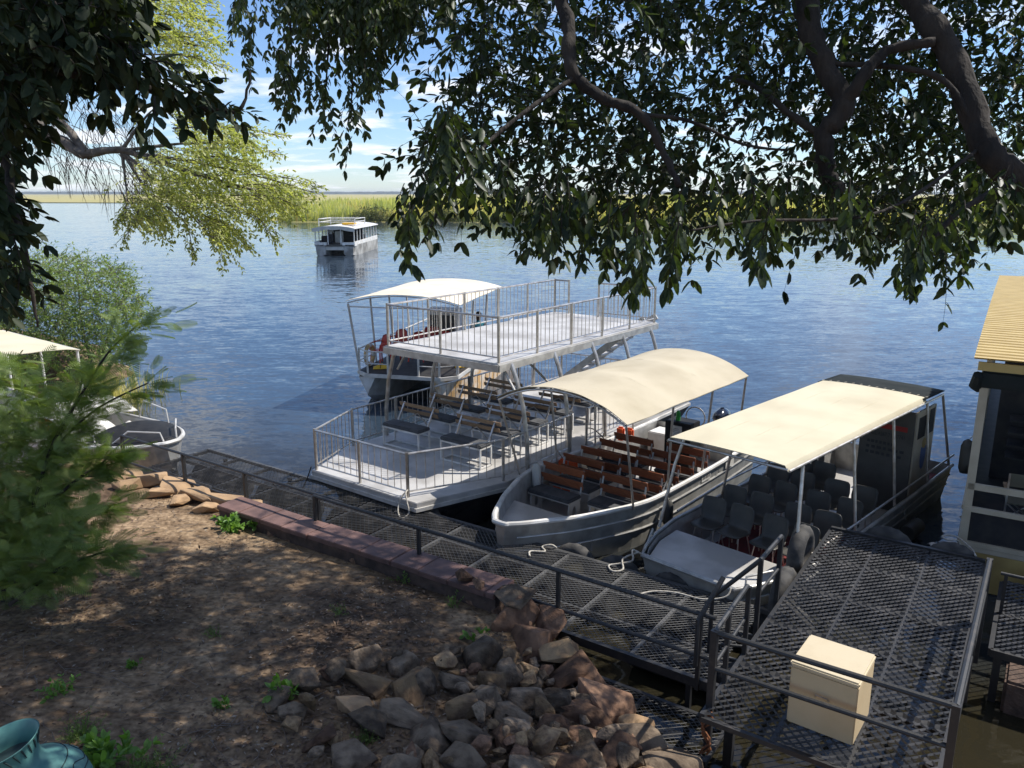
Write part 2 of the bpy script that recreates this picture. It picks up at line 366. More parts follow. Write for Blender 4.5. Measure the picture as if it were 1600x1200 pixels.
LAND = np.array([(-60, -40), (12, -40), (9, 1.5), (7, 3.6), (4.4, 5.15), (2.7, 6.0), (2.0, 6.25), (1.45, 7.0), (.85, 7.9), (.15, 9.05), (-1.0, 10.0), (-2.6, 11.2), (-4.4, 12.45), (-7.0, 14.1), (-8.6, 14.6), (-11.0, 14.9), (-15.5, 16.5), (-17.5, 19.5), (-15.0, 22.5), (-13.2, 25.5), (-18, 31), (-60, 46)], float)
def land_sd(x, y):
    """signed distance to the shore, positive on land (numpy arrays)"""
    d = np.full(x.shape, 1e9); ins = np.zeros(x.shape, bool); n = len(LAND)
    for i in range(n):
        a = LAND[i]; b = LAND[(i+1) % n]; e = b-a; wx = x-a[0]; wy = y-a[1]
        t = np.clip((wx*e[0]+wy*e[1])/(e@e), 0, 1); d = np.minimum(d, np.hypot(wx-t*e[0], wy-t*e[1]))
        c = ((a[1] <= y) & (b[1] > y)) | ((b[1] <= y) & (a[1] > y))
        with np.errstate(divide='ignore', invalid='ignore'):
            ins ^= c & (x < a[0]+(y-a[1])*e[0]/(e[1] if e[1] else 1e-9))
    return np.where(ins, d, -d)
_ph = NP.uniform(0, 6.28, 24); _kx = NP.normal(0, 1, 24); _ky = NP.normal(0, 1, 24)
def lumps(x, y, k, i0=0):
    s = 0
    for i in range(i0, i0+6): s = s+np.sin(_kx[i]*k*x+_ky[i]*k*y+_ph[i])
    return s/6
def ground_z(x, y):
    x = np.asarray(x, float); y = np.asarray(y, float); d = land_sd(x, y)
    inside = .66+.10*np.clip(d-.1, 0, 3.5)+.14*np.clip(d-3.6, 0, 3)
    inside = inside+.02*lumps(x, y, 1.6)+.014*lumps(x, y, 6, 6)+.007*lumps(x, y, 17, 12)
    # bank drops to a muddy foot under the dock, then into the river
    outside = .22-.28*np.clip(-d, 0, 6)
    rightside = np.clip((x-.2)/1.2, 0, 1)
    outside = outside-.45*rightside
    t = np.clip((d+.10)/.22, 0, 1); t = t*t*(3-2*t)
    # rock slope: the bank falls away towards the water right of the wall end
    sl_ = np.clip((1.5-d)/1.5, 0, 1)*np.clip((x+1.2)/1.4, 0, 1)*np.clip((9-y)/1.0, 0, 1)*np.clip((2.6-x)/.6, 0, 1)
    return np.maximum(outside*(1-t)+(inside-.28*sl_)*t, -1.5)
def gz(x, y): return float(ground_z(np.array([x]), np.array([y]))[0])
xs = np.concatenate([np.linspace(-60, -14, 14), np.arange(-13, -6.2, .3), np.arange(-6, 3.6, .065), np.arange(3.8, 12.1, .4)])
ys = np.concatenate([np.linspace(-40, 1, 14), np.arange(2, 4.3, .2), np.arange(4.4, 13.6, .065), np.arange(13.8, 26, .3), np.linspace(27, 46, 9)])
XX, YY = np.meshgrid(xs, ys); ZZ = ground_z(XX, YY); nx, ny = len(xs), len(ys)
idx = np.arange(nx*ny).reshape(ny, nx)
fc = np.stack([idx[:-1, :-1], idx[:-1, 1:], idx[1:, 1:], idx[1:, :-1]], -1).reshape(-1, 4)
tag(link('ground', npmesh('ground', np.stack([XX, YY, ZZ], -1).reshape(-1, 3), fc, 'soil', smooth=True)), kind='structure')

# reed island and flood plain across the river
def sheet(name, pts, m, kind='structure'):
    b = MB(); b.prism(pts, -1.0, .35); return tag(b.build(name, m), kind=kind)
isl = [(-52, 176), (-46, 168), (-30, 170), (-8, 166), (20, 164), (60, 160), (110, 150), (200, 140), (600, 150), (900, 700), (300, 900), (60, 700), (-20, 420), (-60, 260), (-62, 200)]
def isl_edge(x): return np.interp(x, [-52, -46, -30, -8, 20, 60, 110, 200, 600], [176, 168.3, 170, 166, 164, 160, 150, 140, 150])
def isl_z(d, x): return .05+1.9*np.clip(d/16, 0, 1)*np.clip((x+56)/14, 0, 1)+.25*lumps(x, d, .12)*np.clip(d/10, 0, 1)
gx = np.concatenate([np.linspace(-54, 200, 90), np.linspace(210, 620, 20)]); gd = np.concatenate([[-6, -1], np.linspace(0, 24, 14), np.linspace(40, 620, 16)])
GX, GD = np.meshgrid(gx, gd); GZ = np.where(GD < 0, -.8, isl_z(GD, GX)); idx = np.arange(GX.size).reshape(GX.shape)
tag(link('floodplain', npmesh('floodplain', np.stack([GX-np.clip(GD, 0, 999)*.06, isl_edge(GX)+GD, GZ], -1).reshape(-1, 3), np.stack([idx[:-1, :-1], idx[:-1, 1:], idx[1:, 1:], idx[1:, :-1]], -1).reshape(-1, 4), 'floodplain', smooth=True)), kind='structure')
sheet('far_shore', [(-1400, 455), (-330, 520), (-210, 490), (-120, 520), (-20, 640), (60, 860), (1500, 1100), (4000, 2600), (4000, 5200), (-4000, 5200), (-4000, 900)], 'floodplain')
def blades(name, pts, hmin, hmax, wd, lean, mname, kind='stuff', hs=None):
    n = len(pts); h = NP.uniform(hmin, hmax, n)
    if hs is not None: h *= hs
    a = NP.uniform(0, 6.28, n); lx = NP.normal(0, lean, n)*h; ly = NP.normal(0, lean, n)*h
    sx = np.cos(a)*wd; sy = np.sin(a)*wd
    p = np.asarray(pts); v = np.zeros((n, 5, 3))
    v[:, 0] = p-np.stack([sx, sy, 0*sx], -1); v[:, 1] = p+np.stack([sx, sy, 0*sx], -1)
    mid = p+np.stack([lx*.35, ly*.35, h*.6], -1)
    v[:, 2] = mid+np.stack([sx, sy, 0*sx], -1)*.8; v[:, 3] = mid-np.stack([sx, sy, 0*sx], -1)*.8
    v[:, 4] = p+np.stack([lx, ly, h], -1)
    b = np.arange(n)[:, None]*5
    f = np.concatenate([b+np.array([[0, 1, 2]]), b+np.array([[0, 2, 3]]), b+np.array([[3, 2, 4]])])
    o = link(name, npmesh(name, v.reshape(-1, 3), f, mname)); return tag(o, kind=kind)
def island_pts(n, y0, y1, sel):
    x = NP.uniform(-50, 190, n*3); e = isl_edge(x)
    d = y0+(y1-y0)*NP.random(n*3)**1.7; y = e+.5+d
    k = lumps(x, y, .07)+.5*lumps(x, y, .3, 6)
    ok = sel(k, d); x, y, d, k = x[ok][:n], y[ok][:n], d[ok][:n], k[ok][:n]
    return np.stack([x-d*.06, y, isl_z(d, x)-.1], -1), .75+.45*np.clip(k+.2, 0, 1)
p, hs = island_pts(26000, 0, 70, lambda k, d: (k > -.05) | (d < 1.5)); blades('reed_bed', p, 1.5, 3.4, .15, .10, 'reedgreen', hs=hs)['label'] = 'green reeds lining the far bank of the river'
p, hs = island_pts(26000, .8, 80, lambda k, d: k < .22); blades('tall_grass', p, 1.3, 3.0, .14, .10, 'reedstraw', hs=hs)['label'] = 'straw coloured tall grass covering the far bank'
# low woodland along the horizon
b = MB(); xs_ = np.arange(-3200, 3600, 24.); hh = 9+4*lumps(xs_, xs_*0, .02)+3*lumps(xs_, xs_*0, .11, 6)+NP.normal(0, .8, len(xs_))
vs_ = []
for x, h in zip(xs_, hh): vs_ += [(x, 4300, -.5), (x, 4310, h+4), (x, 4420, h+3), (x, 4440, -.5)]
b.add(vs_, [(4*i+j, 4*i+4+j, 4*i+5+j, 4*i+1+j) for i in range(len(xs_)-1) for j in range(3)])
tag(b.build('distant_woodland', 'farwood'), label='thin blue-grey line of woodland along the horizon', kind='stuff')

# ------------------------------------------------------------------ foliage machinery
def leaf_mesh_arrays(pos, dr, nm, L, W, fold=.16, curl=.12, simple=False):
    """many leaves as one vertex/triangle array"""
    pos, dr, nm = map(lambda a: np.asarray(a, float), (pos, dr, nm)); L = np.asarray(L)[:, None]; W = np.asarray(W)[:, None]
    dr = dr/np.linalg.norm(dr, axis=1, keepdims=True); sd_ = np.cross(dr, nm); sd_ /= np.linalg.norm(sd_, axis=1, keepdims=True)+1e-9; nm = np.cross(sd_, dr); n = len(pos)
    if simple:
        T = [(0, 0, 0), (.45, 1, fold), (1, 0, -curl), (.45, -1, fold)]; F = [(0, 1, 2), (0, 2, 3)]
    else:
        T = [(0, 0, 0), (.34, 0, -.0), (.70, 0, -.4*curl), (1, 0, -curl), (.22, .74, fold), (.6, .92, fold-.4*curl), (.22, -.74, fold), (.6, -.92, fold-.4*curl), (.86, .5, fold*.4-.8*curl), (.86, -.5, fold*.4-.8*curl)]
        F = [(0, 1, 4), (1, 5, 4), (1, 2, 5), (2, 8, 5), (2, 3, 8), (0, 6, 1), (1, 6, 7), (1, 7, 2), (2, 7, 9), (2, 9, 3)]
    v = np.stack([pos+dr*L*t+sd_*W*.5*s+nm*W*k for t, s, k in T], 1)
    f = (np.arange(n)[:, None, None]*len(T)+np.array(F)[None]).reshape(-1, 3)
    return v.reshape(-1, 3), f
def rvec(n, s=1.0): return NP.normal(0, s, (n, 3))
def make_twigs(base, d0, ln, droop, nodes, L, per=2, spread=.9, jitter=.25, hang=.35, up=(0, 0, 1), tip=3):
    """twigs: arrays of base points, directions, lengths; returns twig polylines and leaf arrays"""
    n = len(base); d0 = d0/np.linalg.norm(d0, axis=1, keepdims=True); pts = [base]; p = base.copy(); d = d0.copy(); seg = (ln/nodes)[:, None]
    P, D, N, S = [], [], [], []
    for k in range(nodes):
        d = d+np.array([0, 0, -droop])*(1.0/nodes)*2+rvec(n, jitter/nodes*1.5); d /= np.linalg.norm(d, axis=1, keepdims=True)
        p = p+d*seg; pts.append(p)
        m = per if k < nodes-1 else per+tip
        for j in range(m):
            r = rvec(n); side = np.cross(d, r); side /= np.linalg.norm(side, axis=1, keepdims=True)+1e-9
            ld = d*(.55+.5*NP.random((n, 1)))+side*spread+np.array([0, 0, -hang]); ld /= np.linalg.norm(ld, axis=1, keepdims=True)
            nn = np.array(up)+rvec(n, .45)
            P.append(p-d*seg*NP.random((n, 1))*.6*(0 if k == nodes-1 else 1)); D.append(ld); N.append(nn); S.append(L*NP.uniform(.5, 1.28, n))
    return np.stack(pts, 1), np.concatenate(P), np.concatenate(D), np.concatenate(N), np.concatenate(S)
def twig_mesh(paths, r0, name, matname, parent):
    """thin three-sided twigs as one mesh"""
    n, k, _ = paths.shape; v = []
    for i in range(k):
        d = paths[:, min(i+1, k-1)]-paths[:, max(i-1, 0)]; d /= np.linalg.norm(d, axis=1, keepdims=True)+1e-9
        a = np.cross(d, [.3, .2, .93]); a /= np.linalg.norm(a, axis=1, keepdims=True)+1e-9; b_ = np.cross(d, a); r = r0*(1-.75*i/(k-1))
        for j in range(3):
            t = 2.094*j; v.append(paths[:, i]+a*r*math.cos(t)+b_*r*math.sin(t))
    v = np.stack(v, 1); fs = []
    for i in range(k-1):
        for j in range(3): fs.append((i*3+j, i*3+(j+1) % 3, i*3+3+(j+1) % 3, i*3+3+j))
    f = (np.arange(n)[:, None, None]*(3*k)+np.array(fs)[None]).reshape(-1, 4)
    o = link(name, npmesh(name, v.reshape(-1, 3), f, matname), parent); o['kind'] = 'stuff'; return o
def cam_px(P):
    cp, sp_ = math.cos(PITCH), math.sin(PITCH); q = P-np.array([0, 0, CAMZ]); dep = q[:, 1]*cp-q[:, 2]*sp_; upc = q[:, 1]*sp_+q[:, 2]*cp
    return 800+FPX*q[:, 0]/dep, 600-FPX*upc/dep, dep
_leafproto = {}
def leaf_proto(mname, ratio):
    k = (mname, ratio)
    if k not in _leafproto:
        v, f = leaf_mesh_arrays([(0, 0, 0)], [(0, 1, 0)], [(0, 0, 1)], [1.0], [ratio]); _leafproto[k] = npmesh('leaf', v, f, mname, smooth=False)
    return _leafproto[k]
def foliage(parent, P, D, N, S, ratio, mname, nparts=0, simple=False, name='crown'):
    P, D, N, S = map(np.asarray, (P, D, N, S))
    rest = np.ones(len(P), bool)
    if nparts:
        x, y, dep = cam_px(P); sz = np.where((x > 5) & (x < 1595) & (y > 5) & (y < 1195) & (dep > .5), S/np.maximum(dep, .5), 0)
        pick = np.argsort(-sz)[:nparts]; rest[pick] = False; me = leaf_proto(mname, ratio)
        for i in pick:
            d = Vector(D[i]).normalized(); s_ = d.cross(Vector(N[i])).normalized(); nn = s_.cross(d)
            o = link('leaf', me, parent)
            o.matrix_local = Matrix.Translation(Vector(P[i])) @ Matrix((s_, d, s_.cross(d))).transposed().to_4x4() @ Matrix.Scale(S[i], 4)
    v, f = leaf_mesh_arrays(P[rest], D[rest], N[rest], S[rest], S[rest]*ratio, simple=simple)
    o = link(name, npmesh(name, v, f, mname), parent); o['kind'] = 'stuff'; return o
def in_poly(x, y, poly):
    ins = np.zeros(len(x), bool)
    for i in range(len(poly)):
        a = poly[i]; b_ = poly[(i+1) % len(poly)]
        c = ((a[1] <= y) & (b_[1] > y)) | ((b_[1] <= y) & (a[1] > y)); ins ^= c & (x < a[0]+(y-a[1])*(b_[0]-a[0])/((b_[1]-a[1]) or 1e-9))
    return ins
def view_points(n, poly, d0, d1, bias=1.0):
    """random points in the volume seen through an outline between two distances"""
    poly = np.array(poly, float); lo = poly.min(0); hi = poly.max(0); xs_, ys_ = [], []
    while len(xs_) < n:
        x = NP.uniform(lo[0], hi[0], n*3); y = NP.uniform(lo[1], hi[1], n*3); k = in_poly(x, y, poly); xs_ += list(x[k]); ys_ += list(y[k])
    x = np.array(xs_[:n]); y = np.array(ys_[:n]); d = d0+(d1-d0)*NP.random(n)**bias
    cp, sp_ = math.cos(PITCH), math.sin(PITCH); b_ = (x-800)/FPX; a = (y-600)/FPX
    return np.stack([b_*d, (cp-a*sp_)*d, CAMZ+(-sp_-a*cp)*d], -1)
def limb(parent, pts, r0, r1, name='limb', matname='bark', n=8, seg=6):
    pts = spline(pts, seg); k = len(pts); rs = [(r0+(r1-r0)*i/(k-1))*(1+.10*math.sin(i*1.9)+random.uniform(-.05, .05)) for i in range(k)]
    pts = [p+Vector((random.uniform(-1, 1), random.uniform(-1, 1), random.uniform(-1, 1)))*(r0*.10) for p in pts]
    b_ = MB(); b_.tube(pts, rs, n); return b_.build(name, matname, parent, smooth=True)

def vegetation():
    # ---- big dark-leaved tree, trunk just out of frame on the right, crown over the bank
    t = thing('riverside_tree', 'big dark-leaved tree hanging over the boats across the upper right', 'tree', (0, 0, 0))
    limb(t, [(4.7, 4.4, .7), (4.6, 4.5, 2.2), (4.35, 4.7, 4.2), (4.1, 4.9, 5.6), (3.9, 5.2, 7.4), (3.5, 5.6, 9.4)], .30, .17, 'trunk', n=12)
    limb(t, [(4.12, 4.9, 5.5), pt(1640, 300, 5.0), pt(1560, 255, 5.0), pt(1535, 215, 5.05), pt(1490, 95, 5.2), pt(1430, 0, 5.4), pt(1380, -80, 5.7)], .088, .082)
    limb(t, [(3.75, 5.3, 8.2), pt(1400, -260, 5.9), pt(1275, -70, 5.7), pt(1262, 20, 5.6), pt(1285, 100, 5.5), pt(1318, 165, 5.4), pt(1288, 210, 5.45), pt(1292, 265, 5.5), pt(1310, 300, 5.5)], .10, .055)
    limb(t, [pt(1315, 170, 5.4), pt(1345, 125, 5.3), pt(1385, 80, 5.3), pt(1460, 65, 5.2)], .05, .03, 'branch')
    limb(t, [pt(1290, 215, 5.45), pt(1230, 175, 5.6), pt(1180, 135, 5.8), pt(1130, 120, 6)], .03, .012, 'branch')
    limb(t, [pt(1290, 100, 5.5), pt(1400, 105, 5.3), pt(1480, 130, 5.1), pt(1530, 220, 5.05)], .018, .02, 'branch')
    limb(t, [(3.6, 5.5, 9.0), pt(1000, -260, 5.8), pt(880, -60, 5.4), pt(888, 40, 5.3), pt(895, 110, 5.2), pt(935, 150, 5.2), pt(1000, 178, 5.1), pt(1035, 235, 5.1), pt(1060, 290, 5.0)], .065, .02)
    limb(t, [pt(1000, 178, 5.1), pt(1080, 190, 5.3), pt(1160, 225, 5.5), pt(1230, 235, 5.5)], .014, .008, 'branch')
    limb(t, [pt(900, 120, 5.2), pt(800, 190, 5.0), pt(720, 270, 4.8), pt(660, 380, 4.7)], .018, .006, 'branch')
    limb(t, [pt(1540, 225, 5.05), pt(1380, 330, 4.6), pt(1180, 345, 4.2), pt(1080, 360, 4.0)], .012, .005, 'branch')
    limb(t, [pt(1600, 275, 5.0), pt(1500, 330, 4.8), pt(1440, 400, 4.8)], .025, .008, 'branch')
    poly = [(760, -60), (700, 60), (730, 110), (690, 185), (640, 235), (640, 265), (690, 260), (690, 300), (800, 290), (870, 330), (960, 345), (1060, 350), (1120, 330), (1200, 320), (1300, 345), (1420, 385), (1500, 380), (1570, 330), (1660, 310), (1700, -60)]
    base = view_points(2050, poly, 5.4, 9.8, 1.0); x, y, _ = cam_px(base)
    gap = ((np.abs(x-1095) < 45) & (np.abs(y-80) < 60)) | ((np.abs(x-1175) < 80) & (np.abs(y-245) < 55)) | ((np.abs(x-1010) < 30) & (np.abs(y-285) < 30)) | ((np.abs(x-1560) < 50) & (np.abs(y-30) < 40))
    base = base[~gap | (NP.random(len(base)) < .38)]
    n = len(base); d0 = np.stack([NP.normal(-.15, .6, n), NP.normal(0, .55, n), NP.normal(-.1, .45, n)], -1)
    A = [make_twigs(base, d0, NP.uniform(.25, .6, n), .4, 6, .098, per=2, tip=3, hang=.2)]
    # the low fringe: nearer sprays with big leaves
    fr = [(700, 270), (668, 320), (650, 355), (676, 300), (690, 240), (722, 250), (742, 270), (770, 290), (812, 330), (830, 355), (858, 370), (880, 345), (905, 370), (935, 360), (960, 395), (985, 415), (1000, 385), (1030, 385), (1060, 395), (1085, 365), (1110, 345), (1150, 330), (1180, 335), (1190, 360), (1215, 370), (1240, 345), (1280, 350), (1330, 365), (1370, 385), (1410, 395), (1432, 400), (1460, 410), (1490, 395), (1530, 350), (1560, 335), (1590, 305), (1598, 340)]
    for (fx, fy) in fr:
        k = 4; c = np.array([pt(fx+random.uniform(-22, 22), fy-60+random.uniform(-28, 22), random.uniform(3.9, 5.3)) for _ in range(k)])
        A.append(make_twigs(c, np.stack([NP.normal(-.1, .35, k), NP.normal(0, .3, k), NP.normal(-.6, .25, k)], -1), NP.uniform(.22, .38, k), 1.2, 6, .086, per=2, tip=3))
    for tip_ in [(640, 405), (690, 250), (995, 440), (1060, 430), (1200, 410), (1445, 440), (868, 405)]:
        k = 3; c = np.array([pt(tip_[0]+random.uniform(-8, 14), tip_[1]-85, random.uniform(3.5, 4.0)) for _ in range(k)])
        A.append(make_twigs(c, np.stack([NP.normal(-.2, .12, k), NP.normal(0, .1, k), NP.normal(-1, .1, k)], -1), NP.uniform(.22, .30, k), .6, 6, .092, per=2, tip=3, spread=.7))
    for a in A: pass
    P = np.concatenate([a[1] for a in A]); D = np.concatenate([a[2] for a in A]); N = np.concatenate([a[3] for a in A]); S = np.concatenate([a[4] for a in A])
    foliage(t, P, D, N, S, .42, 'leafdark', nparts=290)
    for i, a in enumerate(A[:1]): twig_mesh(a[0], .004, 'twig', 'bark', t)
    fp = np.concatenate([a[0][:, :6] for a in A[1:]]); twig_mesh(fp, .0035, 'twig', 'bark', t)
    # upper crown, above the frame: it shades the bank
    n = 11500; x = NP.uniform(-4.5, 7.6, n); y = NP.uniform(1.0, 13.6, n); z = NP.uniform(9.3, 11.4, n)
    hole = lumps(x, y, .8)+.34*lumps(x, y, 2.0, 6)
    k = (hole < .20) & (y < 12.3) & ((y < 10.5) | (x < 6.0)) & ((x > -.2) | (y < 6.5)) & ((x > 1.2) | (y < 9.5)); x, y, z = x[k], y[k], z[k]; n = len(x)
    up_ = make_twigs(np.stack([x, y, z], -1), np.stack([NP.normal(0, .8, n), NP.normal(0, .8, n), NP.normal(0, .3, n)], -1), NP.uniform(.5, .9, n), .5, 5, .15, per=2, tip=2)
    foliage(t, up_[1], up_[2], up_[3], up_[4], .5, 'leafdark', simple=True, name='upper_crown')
    for q in [[(3.6, 5.5, 9.2), (3.0, 7.5, 10.2), (2.6, 10, 10.5), (2.8, 13.5, 10.4)], [(3.6, 5.5, 9.2), (1.5, 5.6, 10.2), (-.8, 5.5, 10.3), (-3.2, 5.0, 10.2)], [(3.5, 5.6, 9.4), (1.6, 8.2, 10.4), (0, 10.2, 10.5)], [(3.5, 5.6, 9.4), (2.5, 3.5, 10.2), (0, 2, 10.3)], [(3.6, 5.5, 9.2), (4.9, 8, 10.2), (5.8, 11.5, 10.4)], [(3.6, 5.5, 9.2), (5.4, 6.2, 10.2), (7.0, 7.5, 10.4)]]: limb(t, q, .10, .02, 'branch')
    # ---- near dark sprays, upper left
    t = thing('overhanging_tree', 'dark big-leaved tree close by in the upper left corner', 'tree', (0, 0, 0))
    limb(t, [(-4.6, 2.6, 1.3), (-4.3, 2.8, 3.2), (-3.8, 3.0, 5.4), (-3.3, 3.2, 7.2), (-2.6, 3.6, 8.6)], .22, .10, 'trunk', n=12)
    limb(t, [(-3.6, 3.05, 6.2), pt(-60, 120, 3.6), pt(80, 110, 3.4), pt(200, 130, 3.3), pt(300, 165, 3.3), pt(372, 172, 3.3), pt(392, 110, 3.3)], .035, .003, 'branch')
    limb(t, [(-3.7, 3.05, 5.7), pt(-60, 230, 3.5), pt(20, 330, 3.4), pt(45, 430, 3.4), pt(60, 510, 3.4)], .03, .004, 'branch')
    limb(t, [(-2.9, 3.4, 8.0), pt(250, -420, 6.5), pt(480, -300, 7.4), pt(700, -160, 7.6)], .07, .02, 'limb')
    for q in [[(420, -330), (440, -60), (455, 60), (450, 160)], [(500, -300), (520, -60), (512, 90), (505, 180)], [(560, -260), (560, -40), (552, 90), (548, 190)], [(640, -200), (650, -40), (640, 60), (600, 120)]]:
        limb(t, [pt(a, b_, 7.4) for a, b_ in q], .02, .004, 'branch')
    A = []
    poly = [(-60, -60), (180, -60), (165, 30), (120, 70), (70, 85), (20, 110), (-10, 190), (-25, 300), (-60, 320)]
    base = view_points(420, poly, 2.9, 4.6); n = len(base); A.append(make_twigs(base, np.stack([NP.normal(.35, .5, n), NP.normal(0, .5, n), NP.normal(-.2, .4, n)], -1), NP.uniform(.16, .32, n), .6, 6, .082, per=2, tip=2))
    poly = [(120, 40), (200, 50), (300, 120), (330, 155), (250, 165), (170, 130)]
    base = view_points(34, poly, 3.0, 3.5); n = len(base); A.append(make_twigs(base, np.stack([NP.normal(.6, .4, n), NP.normal(0, .4, n), NP.normal(-.2, .35, n)], -1), NP.uniform(.12, .24, n), .5, 4, .085, per=2, tip=2))
    poly = [(-60, 260), (0, 260), (20, 340), (35, 420), (35, 440), (-60, 440)]
    base = view_points(70, poly, 3.0, 3.8); n = len(base); A.append(make_twigs(base, np.stack([NP.normal(.3, .4, n), NP.normal(0, .4, n), NP.normal(-.5, .3, n)], -1), NP.uniform(.12, .22, n), .6, 4, .07, per=2, tip=2))
    base = view_points(14, [(330, 150), (375, 160), (380, 175), (335, 180)], 3.2, 3.4); n = len(base); A.append(make_twigs(base, rvec(n)+np.array([.3, 0, -.3]), NP.uniform(.05, .12, n), .3, 3, .05, per=1, tip=1))
    P = np.concatenate([a[1] for a in A]); D = np.concatenate([a[2] for a in A]); N = np.concatenate([a[3] for a in A]); S = np.concatenate([a[4] for a in A])
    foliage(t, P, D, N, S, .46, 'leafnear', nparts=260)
    for a in A[:3]: twig_mesh(a[0], .004, 'twig', 'bark', t)
    # the drooping strands in the middle of the top edge
    A = []
    for (sx_, w_, yb, m) in [(368, 10, 75, 7), (382, 22, 130, 20), (398, 12, 60, 8), (440, 24, 150, 26), (455, 26, 195, 30), (470, 20, 90, 16), (490, 24, 190, 26), (506, 22, 215, 22), (520, 26, 120, 20), (545, 15, 235, 26), (548, 7, 262, 10), (565, 28, 155, 30), (585, 24, 165, 26), (605, 24, 140, 24), (628, 26, 90, 22), (655, 24, 50, 16), (690, 22, 40, 12), (705, 9, 62, 7), (742, 8, 18, 5), (540, 70, 60, 110), (630, 60, 40, 90), (480, 50, 50, 70), (560, 60, 110, 70), (600, 50, 100, 50), (690, 40, 10, 30)]:
        ys_ = NP.uniform(-60, max(yb-30, -20), m); tt = np.clip((ys_+60)/(yb+60), 0, 1)
        c = np.array([pt(sx_+random.gauss(0, w_*.55)*(1-.55*q), y_, random.uniform(6.6, 8.4)) for y_, q in zip(ys_, tt)])
        A.append(make_twigs(c, np.stack([NP.normal(0, .4, m), NP.normal(0, .4, m), NP.normal(-.9, .2, m)], -1), NP.uniform(.14, .26, m), .4, 5, .08, per=2, tip=3, spread=.8, hang=.35))
    P = np.concatenate([a[1] for a in A]); D = np.concatenate([a[2] for a in A]); N = np.concatenate([a[3] for a in A]); S = np.concatenate([a[4] for a in A])
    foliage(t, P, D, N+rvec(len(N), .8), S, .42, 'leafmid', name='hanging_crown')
    twig_mesh(np.concatenate([a[0] for a in A]), .004, 'twig', 'bark', t)
    # ---- sunlit yellow-green tree on the left
    t = thing('sunlit_tree', 'sunlit yellow-green tree with small leaves reaching over the water', 'tree', (0, 0, 0))
    limb(t, [(-9.0, 9.6, .9), (-8.6, 9.8, 2.8), (-8.0, 10.0, 5.0), (-7.4, 10.2, 7.2), (-6.4, 10.5, 9.0)], .22, .10, 'trunk', n=12, matname='barkgrey')
    limb(t, [(-8.2, 9.95, 4.6), pt(20, 215, 10.3), pt(85, 215, 10.3), pt(130, 240, 10.2), pt(190, 235, 10.2), pt(300, 270, 10.2), pt(430, 305, 10.2)], .11, .01, 'limb', matname='barkgrey')
    limb(t, [(-8.0, 10.0, 5.2), pt(50, 140, 10.4), pt(95, 190, 10.3), pt(140, 245, 10.2)], .07, .05, 'limb', matname='barkgrey')
    limb(t, [(-7.4, 10.2, 7.2), pt(160, 20, 10.6), pt(260, 60, 10.6), pt(330, 75, 10.6)], .06, .008, 'limb', matname='barkgrey')
    for q in [(250, 160), (380, 225), (460, 290), (330, 370), (250, 345), (200, 320)]: limb(t, [pt(190, 236, 10.2), pt((190+q[0])/2, (236+q[1])/2-6, 10.2), pt(q[0], q[1], 10.1)], .028, .005, 'branch', matname='barkgrey', n=5)
    A = []
    for poly, m in [([(200, -30), (285, -30), (300, 20), (330, 60), (300, 105), (240, 80), (200, 50)], 280), ([(210, 235), (300, 220), (380, 250), (410, 290), (400, 325), (330, 345), (300, 330), (230, 320), (200, 270)], 620), ([(260, 165), (330, 190), (400, 215), (370, 235), (270, 215)], 230), ([(390, 280), (450, 288), (460, 305), (400, 330)], 170), ([(195, 300), (250, 320), (240, 345), (190, 345)], 110), ([(300, 330), (345, 345), (340, 385), (315, 360)], 110)]:
        base = view_points(m, poly, 9.4, 11.4); A.append(make_twigs(base, np.stack([NP.normal(.75, .35, m), NP.normal(-.1, .5, m), NP.normal(-.05, .25, m)], -1), NP.uniform(.22, .5, m), .42, 8, .05, per=2, tip=2, spread=.6, hang=.05))
    for (ax_, ay_), (bx_, by_) in [((290, 200), (440, 214)), ((300, 225), (428, 240)), ((330, 245), (398, 262)), ((345, 275), (492, 288)), ((365, 292), (488, 300)), ((380, 305), (470, 325)), ((370, 318), (428, 372)), ((305, 325), (354, 416)), ((330, 335), (385, 385)), ((280, 322), (302, 398)), ((235, 315), (195, 372)), ((210, 300), (184, 352)), ((250, 320), (258, 372)), ((230, 60), (346, 70)), ((240, 85), (348, 106)), ((230, 25), (335, 36)), ((220, 5), (325, 8)), ((220, 95), (300, 118))]:
        m = 26; f_ = NP.random(m)**.8; d_ = random.uniform(9.6, 10.6); c = np.array([pt(ax_+(bx_-ax_)*q+random.gauss(0, 3), ay_+(by_-ay_)*q+random.gauss(0, 3)-8*math.sin(q*3), d_+random.gauss(0, .1)) for q in f_])
        vx = np.array(pt(bx_, by_, d_)-pt(ax_, ay_, d_)); vx /= np.linalg.norm(vx); A.append(make_twigs(c, vx[None]+rvec(m, .3), NP.uniform(.10, .2, m), .2, 4, .05, per=2, tip=2, spread=.7, hang=.05))
        limb(t, [pt(ax_-20, ay_, d_), pt((ax_+bx_)/2, (ay_+by_)/2-8, d_), pt(bx_, by_, d_)], .012, .003, 'branch', matname='barkgrey', n=5)
    P = np.concatenate([a[1] for a in A]); D = np.concatenate([a[2] for a in A]); N = np.concatenate([a[3] for a in A]); S = np.concatenate([a[4] for a in A])
    foliage(t, P, D, N, S, .45, 'leaflight'); twig_mesh(np.concatenate([a[0][:, :5] for a in A]), .0045, 'twig', 'barkgrey', t)
    m = 330; base = view_points(m, [(60, 175), (100, 130), (190, 165), (235, 200), (240, 290), (170, 300), (90, 270), (50, 230)], 9.8, 11.2)
    q = make_twigs(base, np.stack([NP.normal(.4, .6, m), NP.normal(0, .5, m), NP.normal(-.7, .4, m)], -1), NP.uniform(.2, .5, m), .7, 5, .03, per=0, tip=1); twig_mesh(q[0], .006, 'bare_twig', 'barkgrey', t)
